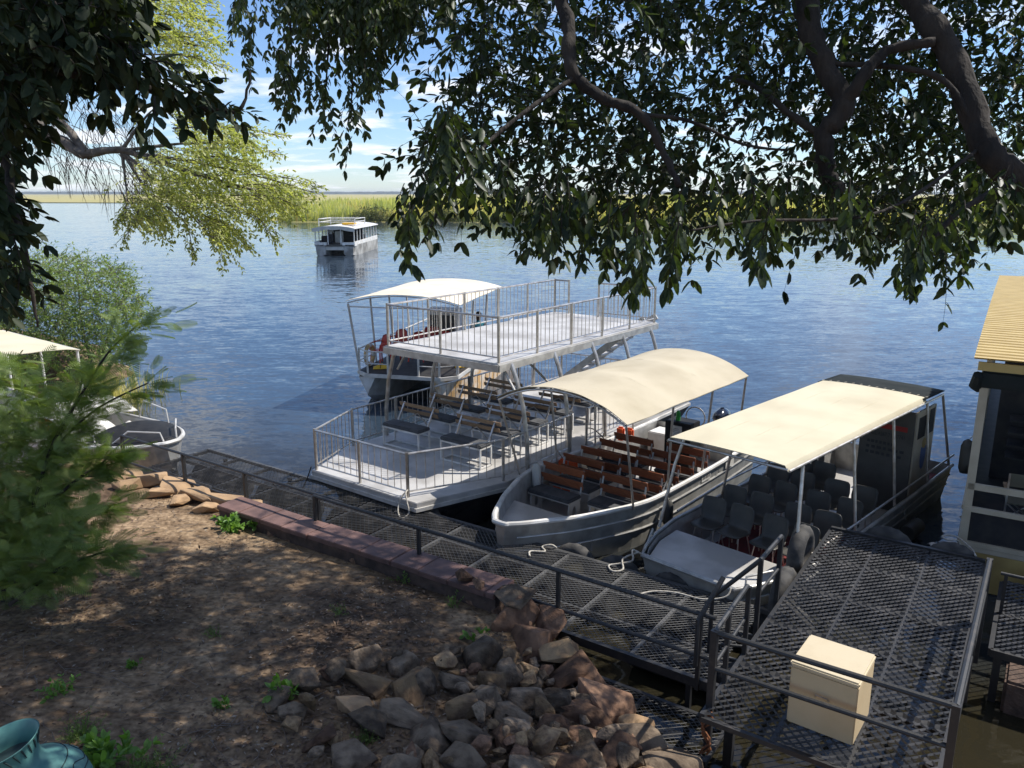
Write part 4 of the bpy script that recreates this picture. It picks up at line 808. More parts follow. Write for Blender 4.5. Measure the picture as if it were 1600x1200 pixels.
def pier():
    rz = -R_(34); t = thing('mesh_pier', 'wide black steel mesh pier running out from the bottom right', 'pier', (2.0, 7.0, 0), rz)
    big = expanded(.64, 1.03, .115, .058, .024, R_(38), 'meshsteel'); W = 2.0
    for i in range(3):
        for j in range(5):
            link('mesh_panel', big, t, (.02+.66*i, -.29+1.045*j, PZ+random.uniform(0, .006)), (0, 0, random.uniform(-.004, .004)))
    for j in range(6): beam(t, (0, -.30+1.045*j, PZ-.05), (W, -.30+1.045*j, PZ-.05), .05, .05)
    for u in (0, .67, 1.33, 2.0): beam(t, (u, -.30, PZ-.045), (u, 4.95, PZ-.045), .05, .09 if u in (0, 2.0) else .05)
    beam(t, (0, 4.96, PZ-.02), (W, 4.96, PZ-.02), .06, .12)
    for u in (.1, 1.9):
        for v in (.3, 2.4, 4.6): beam(t, (u, v, -1.2), (u, v, PZ-.08), .09, .09, 'pile')
    ft = PZ+.80; fm = PZ+.42
    # rails: front, right side, and the short left return
    pipe(t, [(.02, -.14, ft), (2.06, -.14, ft)], .027); pipe(t, [(.02, -.14, fm), (2.06, -.14, fm)], .024)
    pipe(t, [(2.06, -.14, ft), (2.08, 3.1, ft)], .030); pipe(t, [(2.06, -.14, fm), (2.08, 3.1, fm)], .022)
    for (u, v) in ((.02, -.14), (2.06, -.14), (2.08, 3.1)): beam(t, (u, v, PZ-.5), (u, v, ft+.02), .065, .065, 'post')
    beam(t, (2.07, 1.5, PZ-.1), (2.07, 1.5, ft), .05, .05, 'post')
    pipe(t, [(.02, -.14, ft), (-.02, .95, ft)], .027); pipe(t, [(.02, -.14, fm), (-.02, .95, fm)], .02)
    for v in (.32, .95): beam(t, (0, v, DZ), (0, v, ft), .045, .045, 'post')
    # hand rails where the dock meets the pier
    pipe(t, [(-.42, .62, DZ+.30), (-.42, .62, DZ+.84), (-.30, 1.0, PZ+.80)], .028, 'hand_rail')
    pipe(t, [(-.55, 1.42, DZ), (-.55, 1.42, DZ+.72), (-.08, 1.62, PZ+.82), (-.06, 2.35, PZ+.84)], .028, 'hand_rail')
    beam(t, (-.08, 1.62, DZ), (-.08, 1.62, PZ+.82), .05, .05, 'post'); beam(t, (-.06, 2.35, PZ-.1), (-.06, 2.35, PZ+.84), .05, .05, 'post'); pipe(t, [(-.08, 1.62, PZ+.40), (-.06, 2.35, PZ+.42)], .02)
    pipe(t, [(-.55, 1.42, DZ+.12), (-.08, 1.62, DZ+.12)], .02)
    # tyres on the pier
    for (u, v, z, ry, lab) in [(-.17, 3.9, PZ-.02, 1.45, 'treaded tyre standing against the far left side of the pier'), (-.17, 3.15, PZ-.35, 1.5, 'smooth grey tyre hung below the treaded one on the pier'), (.75, 5.12, PZ-.25, 0, 'left tyre on the outer end of the pier'), (1.6, 5.12, PZ-.28, 0, 'right tyre on the outer end of the pier')]:
        o = link('tyre', TYRE, None, PF(u, v, z), (R_(90), 0, rz+(R_(90) if ry else 0))); tag(o, lab, 'tyre', 'tyre fenders on the pier')
    # side landing at the right
    t2 = thing('side_landing', 'black mesh landing beyond the pier rail at the right edge', 'landing', (2.0, 7.0, 0), rz)
    for i in range(4):
        for j in range(2): link('mesh_panel', big, t2, (2.25+.66*i, 3.0+.985*j, PZ-.22))
    for v in (3.0, 3.98, 4.97): beam(t2, (2.22, v, PZ-.27), (4.9, v, PZ-.27), .05, .09)
    beam(t2, (2.22, 3.0, PZ-.27), (2.22, 4.97, PZ-.27), .05, .09)
    for u in (2.3, 4.8): beam(t2, (u, 3.1, -1.2), (u, 3.1, PZ-.3), .08, .08, 'pile'); beam(t2, (u, 4.8, -1.2), (u, 4.8, PZ-.3), .08, .08, 'pile')
    pipe(t2, [(2.2, 4.0, PZ+.30), (4.9, 4.0, PZ+.30)], .022); beam(t2, (4.85, 4.0, PZ-.3), (4.85, 4.0, PZ+.3), .04, .04, 'post'); beam(t2, (2.26, 4.0, PZ-.3), (2.26, 4.0, PZ+.3), .04, .04, 'post')
    mb = MB(); mb.box((3.7, 3.15, .0), (2.6, .5, .8)); tag(mb.build('concrete_footing', 'wallface', bevel=.03, loc=(2.0, 7.0, 0), rot=(0, 0, rz)), 'stained concrete footing under the right mesh landing', 'footing')
    mb = MB(); mb.bar((2.2, 1.35, .12), (4.6, 1.55, .12), .08, .05); tag(mb.build('loose_board', 'greytarp', loc=(2.0, 7.0, 0), rot=(0, 0, rz)), 'pale board lying over the dark water right of the pier', 'board')
    # cream chest
    t3 = thing('cream_chest', 'cream metal chest with a lid standing on the pier behind the rail', 'chest', PF(1.02, .30, PZ+.012), rz-R_(3))
    mb = MB(); mb.box((0, 0, .295), (.60, .58, .59)); mb.build('body', 'cream', t3, bevel=.012)
    mb = MB(); mb.box((0, -.002, .617), (.615, .595, .045)); mb.build('lid', 'creamlit', t3, bevel=.014)
    mb = MB(); mb.tube([(-.06, -.295, .36), (-.05, -.325, .40), (.05, -.325, .40), (.06, -.295, .36)], .007, 6); mb.build('handle', 'steel', t3)
    for s in (-.2, .2): mb = MB(); mb.box((s, .300, .58), (.07, .012, .06)); mb.build('hinge', 'steel', t3)
    # rust streaks of cord on the corner post
    for k in range(3):
        pts = [PF(.02+.05*math.sin(i*1.3+k), -.19-.012*k, PZ-.02-.07*i) for i in range(8)]; mb = MB(); mb.tube(pts, .011, 5)
        tag(mb.build('rusty_chain', 'rust'), ['rusty chain hanging from the pier corner post', 'second rusty chain on the pier corner post', 'shortest rusty chain end on the pier corner post'][k], 'chain', 'chains on the post')
def rope(pts, r, lab, group='mooring ropes', m='rope'):
    mb = MB(); mb.tube(spline(pts, 8), r, 6); return tag(mb.build('rope', m, smooth=True), lab, 'rope', group)

# ------------------------------------------------------------------ boats
def hull_part(parent, st, m, inner=None, wall=.05, floor=.1, name='hull', cap0=True):
    """open hull from stations (v, half gunwale, z gunwale, half chine, z chine, z keel)"""
    mb = MB(); k = 5; vs_ = []
    for (v, g, zg, c, zc, zk) in st: vs_ += [(-g, v, zg), (-c, v, zc), (0, v, zk), (c, v, zc), (g, v, zg)]
    n = len(st); fs = [(i*k+j, i*k+j+1, (i+1)*k+j+1, (i+1)*k+j) for i in range(n-1) for j in range(k-1)]
    fs += [tuple(range(k-1, -1, -1)), tuple((n-1)*k+j for j in range(k))]
    mb.add(vs_, fs)
    o = mb.build(name, m, parent)
    mb = MB(); vs_ = []
    for i, (v, g, zg, c, zc, zk) in enumerate(st):
        vv = v+(wall if i == 0 else -wall if i == n-1 else 0)
        vs_ += [(-max(g-wall, .02), vv, zg), (-max(min(g, c+.04)-wall, .02), vv, floor), (max(min(g, c+.04)-wall, .02), vv, floor), (max(g-wall, .02), vv, zg)]
    k = 4; fs = [((i+1)*k+j, (i+1)*k+j+1, i*k+j+1, i*k+j) for i in range(n-1) for j in (0, 2)]
    fs += [(0, 1, 2, 3), tuple((n-1)*k+j for j in (3, 2, 1, 0))]
    mb.add(vs_, fs); mb.build('inner_side', inner or m, parent)
    mb = MB(); mb.add(vs_, [((i+1)*k+1, (i+1)*k+2, i*k+2, i*k+1) for i in range(n-1)]); mb.build('floor', 'plate', parent)
    return o
def gunwale(parent, st, r, m, dz=0):
    L = [(-g, v, zg+dz) for (v, g, zg, *_) in st]; Rr = [(g, v, zg+dz) for (v, g, zg, *_) in st]
    mb = MB(); mb.tube(spline(list(reversed(L))+Rr, 3) if st[0][1] < .5 else list(reversed(L))+Rr, r, 8); return mb.build('gunwale', m, parent, smooth='auto')
def smooth_st(st, n=4):
    out_ = []
    for i in range(len(st)-1):
        p0 = np.array(st[max(i-1, 0)]); p1 = np.array(st[i]); p2 = np.array(st[i+1]); p3 = np.array(st[min(i+2, len(st)-1)])
        for k in range(n):
            t = k/n; out_.append(tuple(.5*((2*p1)+(p2-p0)*t+(2*p0-5*p1+4*p2-p3)*t*t+(3*p1-p0-3*p2+p3)*t**3)))
    out_.append(tuple(st[-1])); return out_
_cyl = {}
def upright(parent, x, y, z0, h, r, m='steel', name='baluster', n=6):
    k = (round(h, 3), r, m, n)
    if k not in _cyl: b = MB(); b.tube([(0, 0, 0), (0, 0, h)], r, n); _cyl[k] = b.mesh(name, m, smooth='auto')
    return link(name, _cyl[k], parent, (x, y, z0))
def railing(parent, path, z0, h, post=None, bal=.16, m='steel', rr=.021, low=.10, posts=True, mid=None):
    """posts at path corners, top and bottom rail, balusters between"""
    for a, b in zip(path[:-1], path[1:]):
        a = Vector((*a, 0)); b = Vector((*b, 0)); L = (b-a).length; n = max(1, round(L/(post or 99)))
        pipe(parent, [(a.x, a.y, z0+h), (b.x, b.y, z0+h)], rr, 'top_rail', m); pipe(parent, [(a.x, a.y, z0+low), (b.x, b.y, z0+low)], rr*.7, 'bottom_rail', m, 6)
        k = max(2, round(L/bal))
        if bal < 5:
            for i in range(1, k):
                p = a+(b-a)*(i/k); upright(parent, p.x, p.y, z0+low, h-low, .0075, m)
        for i in range(1, n):
            p = a+(b-a)*(i/n); upright(parent, p.x, p.y, z0, h+.02, .027, m, 'post', 8)
    if posts:
        for p in path: upright(parent, p[0], p[1], z0, h+.03, .029, m, 'post', 8)
def canopy(parent, hw, v0, v1, z, arch, m='canvas', nu=16, nv=12, sag=.0, thick=.012, zslope=0, name='canopy', lip=0):
    def fn(a, b):
        u = (a*2-1); zz = z+arch*(1-abs(u)**2.1)+zslope*b-sag*abs(math.sin(b*math.pi*3))*(.3+.7*math.sin(a*math.pi))+.005*math.sin(9*a+13*b)+.004*math.sin(31*a-17*b)*math.sin(23*b+2)
        if lip and (a < .001 or a > .999): zz -= lip
        return (u*hw, v0+(v1-v0)*b, zz)
    mb = MB(); mb.grid(fn, nu, nv, thick=thick); return mb.build(name, m, parent, smooth='auto')
def arch_frame(parent, hw, v, z, arch, r=.018, m='steel', n=12):
    pipe(parent, [((a/n*2-1)*hw, v, z-.05+arch*(1-abs(a/n*2-1)**2.1)) for a in range(n+1)], r, 'canopy_bow', m)

def bench_b():
    t = thing('slatted_bench', 'x', 'bench', (0, 0, 0))
    for zz, yy in ((.60, .18), (.80, .235)): mb = MB(); mb.bar((-.46, yy, zz), (.46, yy, zz), .022, .155, up=(0, -.26, 1)); mb.build('back_slat', 'bwood', t, bevel=.004)
    mb = MB(); mb.box((0, -.05, .425), (.92, .40, .07)); mb.build('seat_cushion', 'cushion', t, bevel=.02)
    mb = MB(); mb.box((0, -.04, .378), (.9, .38, .02)); mb.build('seat_base', 'aluwhite', t)
    for s in (-1, 1):
        mb = MB(); pts = []; N = 14
        for i in range(N):
            th = 2*math.pi*i/N; pts.append((.065*math.cos(th), .105*math.sin(th)))
        rim = [(-.20, 0), (-.23, .37), (.13, .37), (.16, 0)]
        def outer(th):
            c, s_ = math.cos(th), math.sin(th); k = min(.17/abs(c) if abs(c) > 1e-6 else 9, .185/abs(s_) if abs(s_) > 1e-6 else 9); return (c*k, s_*k)
        vv = []; ff = []
        for q in (0, .03):
            for i in range(N): vv.append((s*(.44-q), -.03+pts[i][0], .185+pts[i][1]))
            for i in range(N): o_ = outer(2*math.pi*(i)/N); vv.append((s*(.44-q), -.03+o_[0], .185+o_[1]))
        for i in range(N):
            j = (i+1) % N; ff += [(i, j, N+j, N+i), (2*N+i, 3*N+i, 3*N+j, 2*N+j), (i, 2*N+i, 2*N+j, j), (N+i, N+j, 3*N+j, 3*N+i)]
        mb.add(vv, ff); mb.build('end_panel', 'aluwhite', t)
        mb = MB(); mb.bar((s*.43, .12, .33), (s*.43, .25, .87), .03, .018); mb.build('back_support', 'alu', t)
    return t
def bench_a():
    t = thing('slatted_bench', 'x', 'bench', (0, 0, 0))
    for zz, yy in ((.66, .20), (.77, .235)): mb = MB(); mb.bar((-.56, yy, zz), (.56, yy, zz), .02, .085, up=(0, -.3, 1)); mb.build('back_slat', 'awood', t, bevel=.004)
    mb = MB(); mb.box((0, -.16, .445), (1.04, .36, .07)); mb.build('seat_cushion', 'cushion', t, bevel=.022)
    for y in (-.32, -.0):
        for zz in (.395, .02): MB().bar((-.5, y, zz), (.5, y, zz), .03, .03).build('frame_rail', 'whitepaint', t)
    for s in (-1, 1):
        for y in (-.32, 0): mb = MB(); mb.bar((s*.5, y, 0), (s*.5, y, .41), .03, .03); mb.build('leg', 'whitepaint', t)
        [MB().bar((s*.5, -.3, zz), (s*.5, 0, zz), .03, .028).build('side_rail', 'whitepaint', t) for zz in (.395, .02)]
        mb = MB(); mb.bar((s*.42, .0, .40), (s*.42, .25, .82), .035, .03); mb.build('back_support', 'steel', t)
        mb = MB(); mb.bar((s*.38, .1, .45), (-s*.0, .19, .64), .012, .02); mb.build('brace', 'steel', t)
    return t
def plastic_chair():
    t = thing('plastic_chair', 'x', 'chair', (0, 0, 0))
    def fn(a, b):                      # one shell: seat runs into the backrest
        u = a*2-1
        prof = [(-.22, .43), (-.20, .45), (-.05, .435), (.10, .425), (.17, .45), (.20, .52), (.225, .64), (.25, .76), (.265, .82)]
        s = b*(len(prof)-1); i = min(int(s), len(prof)-2); f = s-i; y = prof[i][0]*(1-f)+prof[i+1][0]*f; z = prof[i][1]*(1-f)+prof[i+1][1]*f
        w_ = np.interp(b, [0, .08, .4, .55, .75, .93, 1], [.19, .215, .22, .19, .215, .20, .165])
        if b < .5: z += .025*u*u
        else: y -= .045*u*u
        return (u*w_, y, z)
    mb = MB(); mb.grid(fn, 8, 20, thick=None); me = mb.mesh('seat_shell', 'greyplastic', smooth=True)
    bm = bmesh.new(); bm.from_mesh(me); bmesh.ops.solidify(bm, geom=bm.faces[:], thickness=.012); bm.to_mesh(me); bm.free(); link('seat_shell', me, t)
    for sx_ in (-1, 1):
        for sy_ in (-1, 1): mb = MB(); mb.tube([(sx_*.15, sy_*.12, .42), (sx_*.20, sy_*.20, 0)], .011, 6); mb.build('leg', 'steel', t)
    return t
def red_chair():
    t = thing('plastic_chair', 'x', 'chair', (0, 0, 0))
    mb = MB(); mb.box((0, 0, .40), (.46, .44, .03)); mb.build('seat', 'redplastic', t, bevel=.012)
    def fn(a, b): u = a*2-1; return (u*(.24-.05*b*b), .22+.08*b-.05*u*u, .42+.42*b-.05*u*u*b)
    mb = MB(); mb.grid(fn, 8, 6, thick=.02); mb.build('backrest', 'redplastic', t, smooth=True)
    for s in (-1, 1):
        mb = MB(); mb.tube([(s*.22, .22, .62), (s*.25, .0, .63), (s*.24, -.2, .60), (s*.22, -.22, .40)], .022, 6); mb.build('armrest', 'redplastic', t, smooth=True)
        for y in (-.2, .2): mb = MB(); mb.tube([(s*.19, y*.9, .40), (s*.23, y*1.1, 0)], .022, 6); mb.build('leg', 'redplastic', t)
    return t
def outboard(parent, x, y, z):
    def fn(a, b):
        th = 2*math.pi*a; r = math.sin(math.pi*min(max(b, .02), .98))**.55; return (x+.17*r*math.cos(th), y+.30*r*math.sin(th), z-.02+.36*b)
    mb = MB(); mb.grid(fn, 18, 10); mb.build('engine_cowl', 'gloss', parent, smooth=True)
    mb = MB(); mb.tube([(x, y, z), (x, y+.04, -.5)], [.10, .06], 10); mb.build('engine_leg', 'black', parent, smooth='auto')

def pontoon_boat():
    O, hd = (-2.7, 13.5), 37.5; rz = -R_(hd); F = frame(O, hd)
    t = thing('pontoon_boat', 'big silver two-deck pontoon boat with railed upper deck', 'boat', (O[0], O[1], 0), rz)
    out_ = [(-1.38, 0), (1.36, 0), (1.95, 1.75), (1.95, 9.3), (-1.95, 9.3), (-1.95, 1.45)]
    mb = MB(); mb.prism(out_, .585, .70); mb.build('lower_deck', 'plate', t, bevel=.01)
    mb = MB(); sk = [(-1.40, -.03), (1.38, -.03), (1.985, 1.74), (1.985, 9.33), (-1.985, 9.33), (-1.985, 1.44)]
    ins = [(-1.30, .35), (1.28, .35), (1.80, 1.95), (1.80, 9.2), (-1.80, 9.2), (-1.80, 1.65)]
    n = len(sk); mb.prism(sk, .54, .605); mb.build('deck_edge', 'aluwhite', t)
    mb = MB(); mb.add([(x*.985, y+.04, .54) for x, y in sk]+[(x, y, .22) for x, y in ins], [(i, (i+1) % n, n+(i+1) % n, n+i) for i in range(n)]+[tuple(range(2*n-1, n-1, -1))]); mb.build('hull_skirt', 'darkhull', t)
    for s in (-1, 1):
        st = [(.55, .30, .45, .12, .15, .0), (1.3, .42, .45, .36, -.1, -.3), (3, .45, .45, .42, -.2, -.4), (9.1, .45, .45, .42, -.2, -.4)]
        mb = MB(); vv = []
        for (v, g, zg, c, zc, zk) in st: vv += [(s*1.3-g, v, zg), (s*1.3-c, v, zc), (s*1.3, v, zk), (s*1.3+c, v, zc), (s*1.3+g, v, zg)]
        mb.add(vv, [(i*5+j, i*5+j+1, i*5+6+j, i*5+5+j) for i in range(3) for j in range(4)]+[(4, 3, 2, 1, 0), (15, 16, 17, 18, 19)]); mb.build('pontoon', 'darkhull', t)
    # lower railing
    railing(t, [(-1.95, 9.2), (-1.90, 5.2), (-1.90, 1.5), (-1.33, .08), (1.05, .12), (1.30, .12)][1:5], .70, .78, post=1.35)
    railing(t, [(1.05, .12), (1.86, 1.75), (1.90, 3.9)], .70, .78, post=9)
    railing(t, [(1.90, 4.5), (1.90, 6.7), (1.90, 9.2), (-1.90, 9.2), (-1.90, 5.2)], .70, .78, post=1.6)
    # upper deck
    UZ = 2.77; ud = [(-1.48, 2.10), (1.48, 2.10), (1.52, 8.2), (-1.5, 8.2)]
    mb = MB(); mb.prism(ud, UZ-.05, UZ); mb.build('upper_deck', 'plate', t)
    mb = MB()
    for a, b in (((-1.5, 2.08), (1.5, 2.08)), ((1.5, 2.08), (1.53, 8.22)), ((1.53, 8.22), (-1.51, 8.22)), ((-1.51, 8.22), (-1.5, 2.08))): mb.bar((*a, UZ-.09), (*b, UZ-.09), .05, .13)
    for v in (3.2, 4.3, 5.4, 6.5, 7.6): mb.bar((-1.46, v, UZ-.10), (1.46, v, UZ-.10), .05, .09)
    mb.build('deck_frame', 'alu', t)
    railing(t, [(-1.44, 8.15), (-1.44, 2.16), (1.44, 2.16), (1.47, 8.15), (-.1, 8.15)], UZ, .84, post=1.25, bal=.145)
    railing(t, [(-1.44, 8.15), (-1.0, 8.15)], UZ, .84, post=9, bal=.145)
    for s in (-1, 1):                     # curved legs carrying the upper deck
        for k, v in enumerate((2.45, 3.85, 5.25, 6.55, 7.85)):
            pipe(t, [(s*1.90, v, .70), (s*1.88, v, 1.3), (s*1.78, v, 1.95), (s*1.62, v, 2.45), (s*1.50, v, 2.72)], .042, 'deck_leg', 'steel')
    for s in (-1, 1): pipe(t, [(s*1.2, 2.5, 2.70), (s*1.55, 2.5, 2.2)], .025, 'deck_brace', 'steel')
    pipe(t, [(.4, 3.85, 2.70), (1.0, 3.85, 2.35), (1.35, 3.85, 2.1), (1.78, 3.85, 1.95)], .025, 'deck_brace', 'steel')
    # stair at the stern
    for dv in (0, .62): mb = MB(); mb.bar((-1.55, 8.35+dv, .74), (1.1, 8.35+dv, 2.80), .04, .16); mb.build('stair_stringer', 'alu', t)
    for i in range(9):
        f = (i+.6)/9.2; mb = MB(); mb.box((-1.55+2.65*f, 8.66, .70+2.06*f), (.24, .60, .03)); mb.build('stair_tread', 'plate', t)
    mb = MB(); mb.box((.35, 7.35, 1.08), (.75, .55, .75)); hc_ = mb.build('helm_console', 'black', t, bevel=.02)
    mb = MB(); q = [(.35+.2*math.cos(a*.3927), 7.02, 1.42+.2*math.sin(a*.3927)) for a in range(16)]; mb.tube(q, .014, 6, closed=True); mb.build('steering_wheel', 'black', hc_)
    outboard(t, -.9, 9.6, .75); outboard(t, .9, 9.6, .75)
    # benches standing on the lower deck
    proto = bench_a(); first = True
    for r in range(4):
        for s, u in (('left', -.95), ('right', .66)):
            b = proto if first else copy_tree(proto); first = False
            b.location = F(u, 2.48+.95*r-.22, .704); b.rotation_euler = (0, 0, rz)
            tag(b, f'pale slatted bench with grey cushion, {ordinal(r)} row on the {s} side of the pontoon deck', 'bench', 'benches on the pontoon boat')
    b = copy_tree(proto); b.location = F(.66, 6.1, .704); b.rotation_euler = (0, 0, rz); tag(b, 'pale slatted bench, rearmost on the right side of the pontoon deck', 'bench', 'benches on the pontoon boat')
    rope([F(-1.36, -.02, .78), F(-1.42, -.12, .5), F(-1.45, -.3, .3), F(-1.6, -.55, .42), F(-1.75, -.62, .53)], .012, 'dark mooring rope at the left bow corner of the pontoon boat', m='black')
    rope([F(1.05, .14, .84), F(1.10, .02, .82), F(1.18, -.04, .70), F(1.26, -.08, .52), F(1.20, -.20, .46), F(1.08, -.16, .55), F(1.02, -.02, .72), F(1.05, .08, .82)], .014, 'knotted white rope on the right front post of the pontoon boat')

def arched_boat():
    O, hd = (-.12, 11.55), 40.0; rz = -R_(hd); F = frame(O, hd)
    t = thing('passenger_boat', 'aluminium boat with rows of brown benches under an arched beige canopy', 'boat', (O[0], O[1], 0), rz)
    st = smooth_st([(-.10, .10, .86, .04, .35, .30), (.12, .30, .86, .18, .12, .0), (.5, .53, .85, .42, -.02, -.15), (1.0, .80, .83, .64, -.1, -.22), (2.0, 1.18, .82, 1.06, -.12, -.25), (2.9, 1.24, .79, 1.16, -.12, -.25), (5.0, 1.22, .77, 1.15, -.12, -.25), (6.7, 1.18, .80, 1.12, -.1, -.25)], 4)
    hull_part(t, st, 'hullalu', 'alu', floor=.14)
    gunwale(t, st, .045, 'aluwhite')
    for dz, k in ((-.24, .93), (-.48, .84)):
        for s in (-1, 1): pipe(t, [(s*(g+(c-g)*(-dz)/(zg-zc)+.006), v, zg+dz) for (v, g, zg, c, zc, zk) in st[3:]], .017, 'strake', 'alu', 6)
    # foredeck
    fd = [s for s in st if s[0] < 1.35]; mb = MB()
    L = [(-(g-.05), v, .62) for (v, g, *_) in fd[1:]]; Rr = [((g-.05), v, .62) for (v, g, *_) in fd[1:]]
    mb.add(L+Rr, [(i, i+1, len(L)+i+1, len(L)+i) for i in range(len(L)-1)]); vmax = fd[-1][0]; gm = fd[-1][1]-.06
    mb.add([(-gm, vmax, .62), (gm, vmax, .62), (gm, vmax, .16), (-gm, vmax, .16)], [(0, 1, 2, 3)]); mb.build('foredeck', 'plate', t)
    # canopy
    canopy(t, 1.32, 1.35, 5.75, 2.36, .36, 'canvas', sag=.045, nu=40, nv=60)
    for v in (1.37, 2.85, 4.3, 5.72): arch_frame(t, 1.30, v, 2.36, .36)
    for v in (1.40, 2.80, 2.86, 4.28, 4.34, 5.70): MB().tube([((a/24*2-1)*1.31, v, 2.352+.36*(1-abs(a/24*2-1)**2.1)-.045*abs(math.sin((v-1.35)/4.4*math.pi*3))*(.3+.7*math.sin(a/24*math.pi))) for a in range(25)], .0065, 4).build('canopy_seam', 'canvasseam', t)
    for s in (-1, 1):
        pipe(t, [(s*1.30, 1.37, 2.335), (s*1.30, 5.72, 2.335)], .015, 'canopy_rail', 'steel')
        for v, vb in ((1.37, 1.85), (2.85, 2.95), (4.3, 4.25), (5.72, 5.7)): pipe(t, [(s*1.29, v, 2.34), (s*1.19, vb, .79)], .021, 'canopy_post', 'steel')
        pipe(t, [(s*1.20, 2.95, 1.02), (s*1.20, 2.75, .80)], .012, 'post_brace', 'steel'); pipe(t, [(s*1.20, 2.95, 1.02), (s*1.20, 3.15, .80)], .012, 'post_brace', 'steel')
    # console with notices, wheel, stern seat box
    mb = MB(); mb.box((.28, 5.15, .78), (.56, .42, 1.24)); cn_ = mb.build('console', 'black', t, bevel=.015)
    for z, h in ((1.16, .34), (.74, .26)): mb = MB(); mb.box((.27, 4.932, z), (.22, .006, h)); q = mb.build('notice', 'paper', cn_)
    for i in range(7): mb = MB(); mb.box((.27, 4.927, 1.27-.035*i), (.15 if i % 3 else .10, .003, .006)); mb.build('notice_line', 'ink', cn_)
    mb = MB(); q = [(.40+.21*math.cos(a*.3927), 5.45, 1.42+.21*math.sin(a*.3927)) for a in range(16)]; mb.tube(q, .014, 6, closed=True); mb.build('steering_wheel', 'steel', cn_)
    mb = MB(); mb.box((-.55, 6.35, .45), (1.0, .5, .5)); mb.build('stern_box', 'whitepaint', t, bevel=.02)
    mb = MB(); mb.tube([(.20, 5.1, 1.40), (.20, 5.1, 1.56), (.20, 5.1, 1.60)], [.045, .045, .02], 10); tag(mb.build('green_bottle', 'green', loc=(O[0], O[1], 0), rot=(0, 0, rz)), 'green bottle on top of the black console', 'bottle')
    outboard(t, .34, 6.80, .98)
    # registration plates on the side
    gx = lambda z: 1.205
    for v, ln in ((4.35, .34), (5.35, .36)): mb = MB(); mb.box((1.232, v, .665), (.008, ln, .15)); pl = mb.build('number_plate', 'paper', t)
    for i in range(5): mb = MB(); mb.box((1.238, 4.23+.06*i, .665), (.004, .03, .07)); mb.build('plate_mark', 'ink', pl)
    text_part('L', .17, 'ink', t, (1.24, 4.86, .60), (R_(90), 0, R_(90)))
    # fenders
    for s, v, lab in ((1, 2.75, 'grey fender hanging on the right side of the arched-canopy boat'), (-1, 2.15, 'pale fender hanging inside the left side of the arched-canopy boat')):
        x = s*(1.34 if s > 0 else 1.06); f = thing('boat_fender', lab, 'fender', F(x, v, .0), rz, 'boat fenders')
        z0 = .22 if s > 0 else .50; mb = MB(); mb.lathe([(.0, z0), (.06, z0+.02), (.085, z0+.08), (.085, z0+.38), (.06, z0+.46), (.025, z0+.50)], 14); mb.build('body', 'greyplastic' if s > 0 else 'greytarp', f, smooth=True)
        mb = MB(); mb.tube([(0, 0, z0+.49), (-.05*s, 0, z0+.62)], .008, 5); mb.build('cord', 'rope', f)
    proto = bench_b(); first = True
    for s, u, vs0 in (('left', -.56, (2.28, 2.90, 3.48, 4.12, 4.66)), ('right', .60, (2.48, 3.03, 3.62, 4.2, 4.72))):
        for r, v in enumerate(vs0):
            if s == 'right' and r > 3: pass
            b = proto if first else copy_tree(proto); first = False
            b.location = F(u if not (s == 'right' and r == 4) else .62, v-.2, .142); b.rotation_euler = (0, 0, rz)
            tag(b, f'varnished red-brown slatted bench, {ordinal(r)} row on the {s} side of the arched-canopy boat', 'bench', 'benches in the arched-canopy boat')
    # life jackets
    for i, (u, v, z, lab) in enumerate([(-.78, 2.55, .3, 'orange life jacket behind the first left bench of the arched-canopy boat'), (-.92, 4.95, .84, 'bright orange life jacket over the rearmost left bench'), (-1.0, 3.05, .62, 'orange life jacket against the left side between benches')]):
        j = thing('life_jacket', lab, 'life jacket', F(u, v, z), rz+.2*i, 'life jackets')
        for s in (-1, 1): mb = MB(); mb.box((s*.10, 0, .08), (.17, .10, .30)); mb.build('panel', 'orange', j, bevel=.035)
        mb = MB(); mb.box((0, -.056, .08), (.36, .012, .03)); mb.build('strap', 'whitepaint', j)
    rope([DF(-.55, 2.0, .50), DF(-.60, 1.93, .56), DF(-.72, 1.86, .525), DF(-.60, 1.74, .525), DF(-.78, 1.62, .525), DF(-.70, 1.48, .525)], .016, 'short white rope lying on the dock mesh before the arched-canopy boat')
    rope([F(-1.22, 4.6, .86), F(-1.5, 4.7, .95), F(-1.75, 4.9, .9), F(-1.95, 5.0, .85)], .012, 'dark rope tying the arched-canopy boat to the pontoon boat', m='black')

